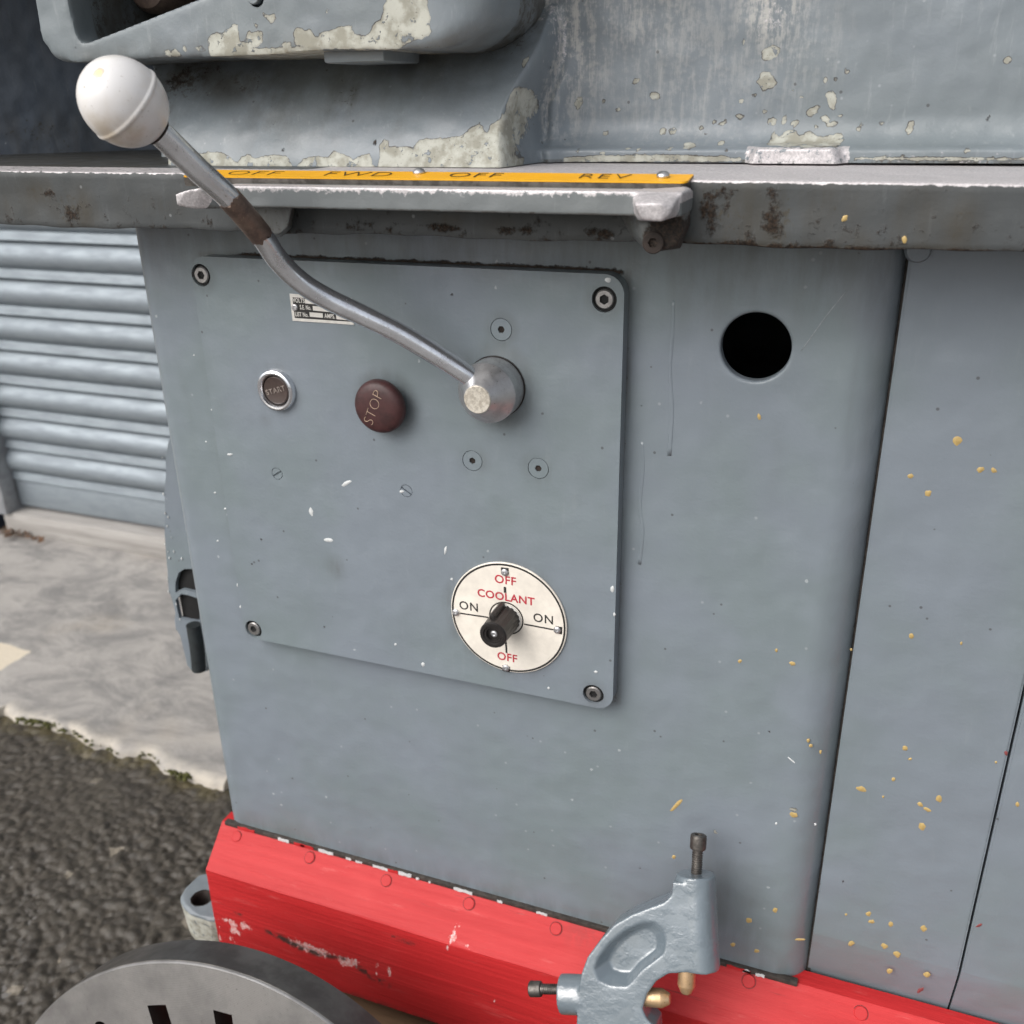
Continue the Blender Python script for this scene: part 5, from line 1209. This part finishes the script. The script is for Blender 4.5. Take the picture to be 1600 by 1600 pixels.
splats('paint_spatter', SPLAT, 0.0, [(1186, 651, 3, 5, -20), (1263, 1157, 3, 3, 0), (1267, 1165, 3, 3, 0), (1240, 1273, 7, 4, 20), (1156, 1033, 3, 3, 0), (1213, 1016, 2, 3, 0), (1238, 1037, 5, 3, 20), (1211, 1422, 4, 4, 0), (1170, 1438, 5, 4, 30), (1250, 1468, 8, 2, 0), (1182, 1486, 4, 3, 0), (1053, 1339, 3, 3, 0), (1057, 1258, 12, 3, -45), (1145, 1476, 4, 3, 0), (1282, 1175, 2, 3, 0)])
splats('paint_spatter', SPLAT, 0.006, [(1496, 688, 7, 8, 0), (1422, 744, 5, 4, 0), (1450, 771, 6, 5, -30), (1532, 734, 6, 4, -20), (1553, 735, 5, 4, 30), (1346, 1233, 8, 4, 15), (1414, 1169, 4, 4, 0), (1422, 1186, 3, 2, 0), (1396, 1218, 3, 3, 0), (1438, 1257, 5, 3, 30), (1449, 1265, 6, 3, 30), (1467, 1248, 5, 6, 0), (1441, 1291, 5, 6, 0), (1357, 1428, 4, 4, 30), (1362, 1440, 5, 3, 0), (1392, 1444, 4, 4, 0), (1443, 1451, 5, 5, 0), (1330, 1474, 5, 4, 0), (1382, 1478, 5, 4, 20), (1402, 1491, 6, 5, 20), (1390, 1517, 5, 4, 0), (1448, 1523, 5, 4, 0), (1322, 1429, 2, 2, 0), (1424, 994, 4, 4, 0), (1330, 1015, 2, 2, 0), (1415, 1170, 3, 3, 0), (1590, 1257, 3, 4, 0), (1419, 375, 0.1, 0.1, 0), (1502, 1005, 2, 3, 0), (1556, 1191, 2, 2, 0), (1380, 1245, 2, 2, 0)])
splats('paint_spatter', SPLAT, LY, [(1320, 341, 4, 6, 30), (1413, 374, 4, 6, 10)])
splats('red_spatter', SPLAT_RED, 0.006, [(1438, 1547, 6, 3, -40), (1572, 1177, 3, 4, 0), (1530, 1446, 6, 2, -25)])
splats('white_fleck', SPLAT_WHITE, PY, [(541, 755, 9, 3, -30), (486, 800, 3, 7, -15), (513, 844, 8, 3, 10), (359, 710, 4, 2, 0), (696, 860, 2, 7, 10), (706, 905, 2, 2, 0), (628, 768, 4, 2, 0), (950, 438, 5, 4, 40), (957, 920, 3, 5, 0), (960, 960, 2, 3, 0), (618, 1007, 2, 2, 0), (661, 1038, 3, 3, 0), (857, 1075, 2, 2, 0), (931, 1050, 3, 2, 0)])
splats('white_fleck', SPLAT_WHITE, 0.0, [(1213, 1287, 2, 2, 0), (1274, 1288, 2, 2, 0), (371, 835, 1.5, 2, 0), (1236, 1187, 8, 1.2, 40), (303, 555, 1.3, 1.3, 0), (331, 640, 1.4, 1.4, 0), (352, 795, 2, 1.5, 0), (372, 914, 2.2, 3, 0), (376, 948, 2, 2.4, 0), (322, 690, 1.5, 1.2, 0), (336, 770, 1.6, 1.6, 0), (340, 845, 1.4, 1.4, 0)])
for pts in ([(1052, 470), (1051, 520), (1047, 580), (1050, 640), (1046, 712)], [(1003, 690), (1005, 730), (1000, 790), (1004, 830), (999, 882)]):
    c_ = spline([at(x, y, 0.0001) for x, y in pts], 6); V, F = tube_vf(c_, [0.0010 * (0.8 + 0.4 * k / len(c_)) for k in range(len(c_))], 10)
    bm = bmesh.new(); bm_add(bm, [np.array([v[0], v[1] * 0.16, v[2]]) for v in V], F); from_bm('paint_run', bm, PAINT, lathe, True, None)
# ================================================================== THINGS AROUND THE LATHE
# timber the lathe stands on
skid = thing('timber_bearer', 'brown sawn timber bearers under the red plinth of the lathe', 'timber', (0.0, 0.1, 0.0))
for k, (y0, y1) in enumerate(((-0.146, -0.004), (0.0, 0.14), (0.144, 0.285), (0.289, 0.42))): box('beam', (-0.44 + 0.004 * k, y0, 0.105), (0.75, y1, 0.215), WOOD, skid, 0.004)
for x in (-0.38, 0.02, 0.5): box('runner', (x, -0.13, -0.006), (x + 0.12, 0.42, 0.1045), WOOD, skid, 0.004)

# slotted faceplate leaning on the bearer ---------------------------------------
fc = np.array([-0.343, -0.188, 0.182]); FR, FT, th, ph = 0.1935, 0.029, 0.292, 0.039
fn = np.array([math.sin(ph) * math.cos(th), -math.cos(ph) * math.cos(th), math.sin(th)]); fu = np.array([math.cos(ph), math.sin(ph), 0]); fw = np.cross(fu, fn); fw = fw if fw[2] > 0 else -fw
fc = fc + np.array([0, 0, FR * fw[2] + 0.002 - fc[2]]) * (1 if fc[2] - FR * fw[2] < 0 else 0)
face = thing('faceplate', 'round grey iron lathe faceplate with radial slots leaning in front of the red plinth', 'faceplate', tuple(fc))
disc = revolve('disc', [(-FT, 0.02), (-FT, FR - 0.0015), (-FT + 0.0015, FR), (-0.0016, FR), (-0.0008, FR - 0.0004), (0.0, FR - 0.0009), (0.0, FR - 0.003), (0.0, 0.12), (0.0, 0.02)], fc, tuple(fn), CAST_STEEL, face, 160, False, False, sharp=25)
# close the bore
bmd = bmesh.new(); bmd.from_mesh(disc.data)
bo = [e for e in bmd.edges if e.is_boundary]; bmesh.ops.bridge_loops(bmd, edges=bo); bmesh.ops.recalc_face_normals(bmd, faces=bmd.faces); bmd.to_mesh(disc.data); bmd.free()
def turned(m, c, strength):
    """Fine concentric tool marks about the plate's own axis."""
    t = m.node_tree; b = next(n for n in t.nodes if n.type == 'BSDF_PRINCIPLED'); p = geo_pos(t)
    d = t.nodes.new('ShaderNodeVectorMath'); d.operation = 'DISTANCE'; t.links.new(p, d.inputs[0]); d.inputs[1].default_value = tuple(c)
    w = math_n(t, 'SINE', math_n(t, 'ADD', math_n(t, 'MULTIPLY', d.outputs['Value'], 5200.0), math_n(t, 'MULTIPLY', noise(t, p, 30, 2), 5.0)))
    old = b.inputs['Normal'].links[0].from_socket
    bump(t, b, w, strength, 0.0002, old)
turned(CAST_STEEL, fc, 0.10)
def fpt(px, py): return atp(px, py, fc, fn)
def loc2(p_): return np.array([np.dot(p_ - fc, fu), np.dot(p_ - fc, fw)])
cuts = []
def slot_cut(poly2, depth=0.05):
    V = [fc + fu * a + fw * b + fn * 0.004 for a, b in poly2] + [fc + fu * a + fw * b - fn * depth for a, b in poly2]; n_ = len(poly2)
    return cutter(V, [list(range(n_))[::-1], [n_ + k for k in range(n_)]] + [[k, (k + 1) % n_, n_ + (k + 1) % n_, n_ + k] for k in range(n_)])
s1 = [loc2(fpt(x, y)) for x, y in ((230, 1571), (259, 1570))]; s2 = [loc2(fpt(x, y)) for x, y in ((333, 1578), (362, 1586))]
for (a_, b_), tip in ((s1, loc2(fpt(254, 1600)) - loc2(fpt(245, 1570))), (s2, loc2(fpt(350, 1600)) - loc2(fpt(347, 1582)))):
    d_ = tip / np.linalg.norm(tip); cuts.append(slot_cut([a_, b_, b_ + d_ * 0.085, a_ + d_ * 0.085]))
wS = np.linalg.norm(s1[1] - s1[0]); rt = np.linalg.norm((s1[0] + s1[1]) / 2)
for deg in (20, -25, 160, 205, 250, 290):
    t = math.radians(deg); e = np.array([math.cos(t), math.sin(t)]); q_ = np.array([-e[1], e[0]]) * wS / 2
    cuts.append(slot_cut([e * rt + q_, e * rt - q_, e * (rt - 0.085) - q_, e * (rt - 0.085) + q_]))
hl = loc2(fpt(158, 1609)); cuts.append(slot_cut([hl + 0.0062 * np.array([math.cos(t), math.sin(t)]) for t in np.linspace(0, 2 * math.pi, 25)[:-1]]))
boolean_cut(disc, cuts); disc.data.set_sharp_from_angle(angle=math.radians(10)); disc.data.materials.append(SLOT_DARK)
for pl_ in disc.data.polygons:
    d_ = np.array(pl_.center) + np.array(WORLD[disc]) - fc; r_ = math.hypot(np.dot(d_, fu), np.dot(d_, fw))
    if abs(np.dot(np.array(pl_.normal), fn)) < 0.4 and 0.03 < r_ < FR - 0.006: pl_.material_index = 1
revolve('rim', [(-FT + 0.0012, FR - 0.003), (-FT + 0.0012, FR + 0.00025), (-0.0022, FR + 0.00025), (-0.0022, FR - 0.003)], fc, tuple(fn), CAST_DARK, face, 160, False, False, sharp=25)

# travelling steady leaning on the plinth -------------------------------------------
SL = 0.50; p0 = np.array([-0.09, -0.018, 0.5])
tn = np.array([0, SL, 1.0]); tn /= np.linalg.norm(tn); sn = np.array([0, -1.0, SL]); sn /= np.linalg.norm(sn); sx_ = np.array([1.0, 0, 0])
def sp2(px, py): v = atp(px, py, p0, sn) - p0; return np.array([v[0], np.dot(v, tn)])
def s3(q_, dep=0.0): return p0 + sx_ * q_[0] + tn * q_[1] - sn * dep
steady = thing('travelling_steady', 'glossy grey cast travelling steady with two brass-tipped screws propped on the red plinth', 'steady rest', tuple(s3((-0.04, -0.29))))
out = [(1051, 1378), (1049, 1398), (1043, 1405), (1036, 1411), (1014, 1419), (986, 1430), (959, 1446), (937, 1470), (917, 1497), (908, 1522), (902, 1560), (900, 1610)]
inn = [(1100, 1519), (1071, 1520), (1044, 1522), (1025, 1534), (1011, 1554), (1004, 1577), (1010, 1592), (1024, 1606)]
o2 = [sp2(*q_) for q_ in out]; i2 = [sp2(*q_) for q_ in inn]
base_v = o2[-1][1]
zfoot = (0.216 - p0[2]) / tn[2]
poly = o2 + [np.array([o2[-1][0] + 0.004, base_v - 0.03]), np.array([o2[-1][0] - 0.012, zfoot + 0.02]), np.array([o2[-1][0] - 0.012, zfoot]), np.array([o2[-1][0] + 0.085, zfoot]), np.array([o2[-1][0] + 0.085, zfoot + 0.02]), np.array([i2[-1][0] + 0.004, i2[-1][1] - 0.02])] + i2[::-1][:-1] + [sp2(1080, 1518), sp2(1082, 1500), sp2(1082, 1382)]
TH = 0.023
def prism_s(bm_, poly2, d0, d1):
    a_ = [bm_.verts.new(tuple(s3(q_, d0))) for q_ in poly2]; b_ = [bm_.verts.new(tuple(s3(q_, d1))) for q_ in poly2]; n_ = len(poly2)
    bm_.faces.new(a_); bm_.faces.new(b_[::-1])
    for i in range(n_): bm_.faces.new((a_[(i + 1) % n_], a_[i], b_[i], b_[(i + 1) % n_]))
bm = bmesh.new(); prism_s(bm, poly, 0.0, TH)
t_t, t_b = (sp2(1052, 1370) + sp2(1114, 1376)) / 2, (sp2(1046, 1521) + sp2(1104, 1516)) / 2
t_b[0] = t_b[0] + 0.006
rb = np.linalg.norm(sp2(1052, 1380) - sp2(1114, 1386)) / 2 * 1.0
def cyl_s(bm_, qa, qb, r, dep, prof=None, n_=36):
    A_, B_ = s3(qa, dep), s3(qb, dep); L_ = np.linalg.norm(B_ - A_); V_, F_ = revolve_vf(prof(L_) if prof else [(0, r), (L_, r)], A_, (B_ - A_) / L_, n_); bm_add(bm_, V_, F_)
cyl_s(bm, t_t, t_b, rb, TH / 2)
l_a, l_b = sp2(869, 1564), sp2(908, 1566); l_r = np.linalg.norm(sp2(880, 1534) - sp2(880, 1596)) / 2
cyl_s(bm, l_a, l_b, l_r, TH / 2)
frame = from_bm('steady_frame', bm, PAINT_STEADY, steady)
pk = [(1008, 1443), (1022, 1444), (1034, 1456), (1038, 1475), (1035, 1490), (1020, 1502), (1000, 1517), (985, 1535), (978, 1541), (954, 1539), (938, 1532), (931, 1514), (936, 1498), (954, 1474), (978, 1455), (995, 1447)]
k2 = [sp2(*q_) for q_ in pk]; kc_ = np.mean(k2, 0)
def loft_cut(outer, inner, d0, d1):
    n_ = len(outer); V_ = [s3(q_, d0) for q_ in outer] + [s3(q_, d1) for q_ in inner]
    return cutter(V_, [list(range(n_))[::-1], [n_ + k for k in range(n_)]] + [[k, (k + 1) % n_, n_ + (k + 1) % n_, n_ + k] for k in range(n_)])
big = [kc_ + (q_ - kc_) * 1.08 for q_ in k2]; small = [kc_ + (q_ - kc_) * 0.72 for q_ in k2]
boolean_cut(frame, [loft_cut(big, small, -0.0008, 0.0085)])
cast(frame, 0.00075, 8)
# the holes that take the screws
P = world_co(frame); loc_n = (P - p0) @ sn
scr = []
def cap_bolt(qa, qb, head_l, head_r, shank_r):
    """Socket head bolt, threaded from the head (qa) to where it enters the casting (qb)."""
    A_, B_ = s3(qa, TH / 2), s3(qb, TH / 2); d_ = B_ - A_; L_ = np.linalg.norm(d_); d_ /= L_
    pr_ = [(0.0025, head_r * 0.5), (0.0, head_r * 0.5), (0.0, head_r * 0.88), (0.0007, head_r), (head_l - 0.001, head_r), (head_l, head_r * 0.93), (head_l + 0.0006, shank_r * 1.02)]
    y_ = head_l + 0.0012
    while y_ < L_ + 0.004: pr_ += [(y_, shank_r), (y_ + 0.0004, shank_r * 0.86), (y_ + 0.0007, shank_r * 0.86), (y_ + 0.0011, shank_r)]; y_ += 0.00135
    return revolve('adjusting_screw', pr_, A_, tuple(d_), STEEL_DARK, steady, 28, sharp=28)
cap_bolt(sp2(1087.5, 1311), sp2(1084, 1368), 0.0088, 0.0050, 0.0034)
cap_bolt(sp2(819, 1556), sp2(869, 1557), 0.0078, 0.0049, 0.0033)
def brass(qa, qb, r, dep=TH / 2):
    A_, B_ = s3(qa, dep), s3(qb, dep); d_ = B_ - A_; L_ = np.linalg.norm(d_); d_ /= L_
    return revolve('brass_finger', [(-0.006, r), (L_ - r * 0.95, r), (L_ - r * 0.85, r * 0.97), (L_ - 0.0006, r * 0.62), (L_, r * 0.5)], A_, tuple(d_), BRASS, steady, 32, sharp=25)
brass(sp2(1071, 1514), sp2(1069, 1559), 0.0053, TH * 0.3); brass(sp2(1002, 1567), sp2(1043, 1570), 0.0056, TH * 0.4)
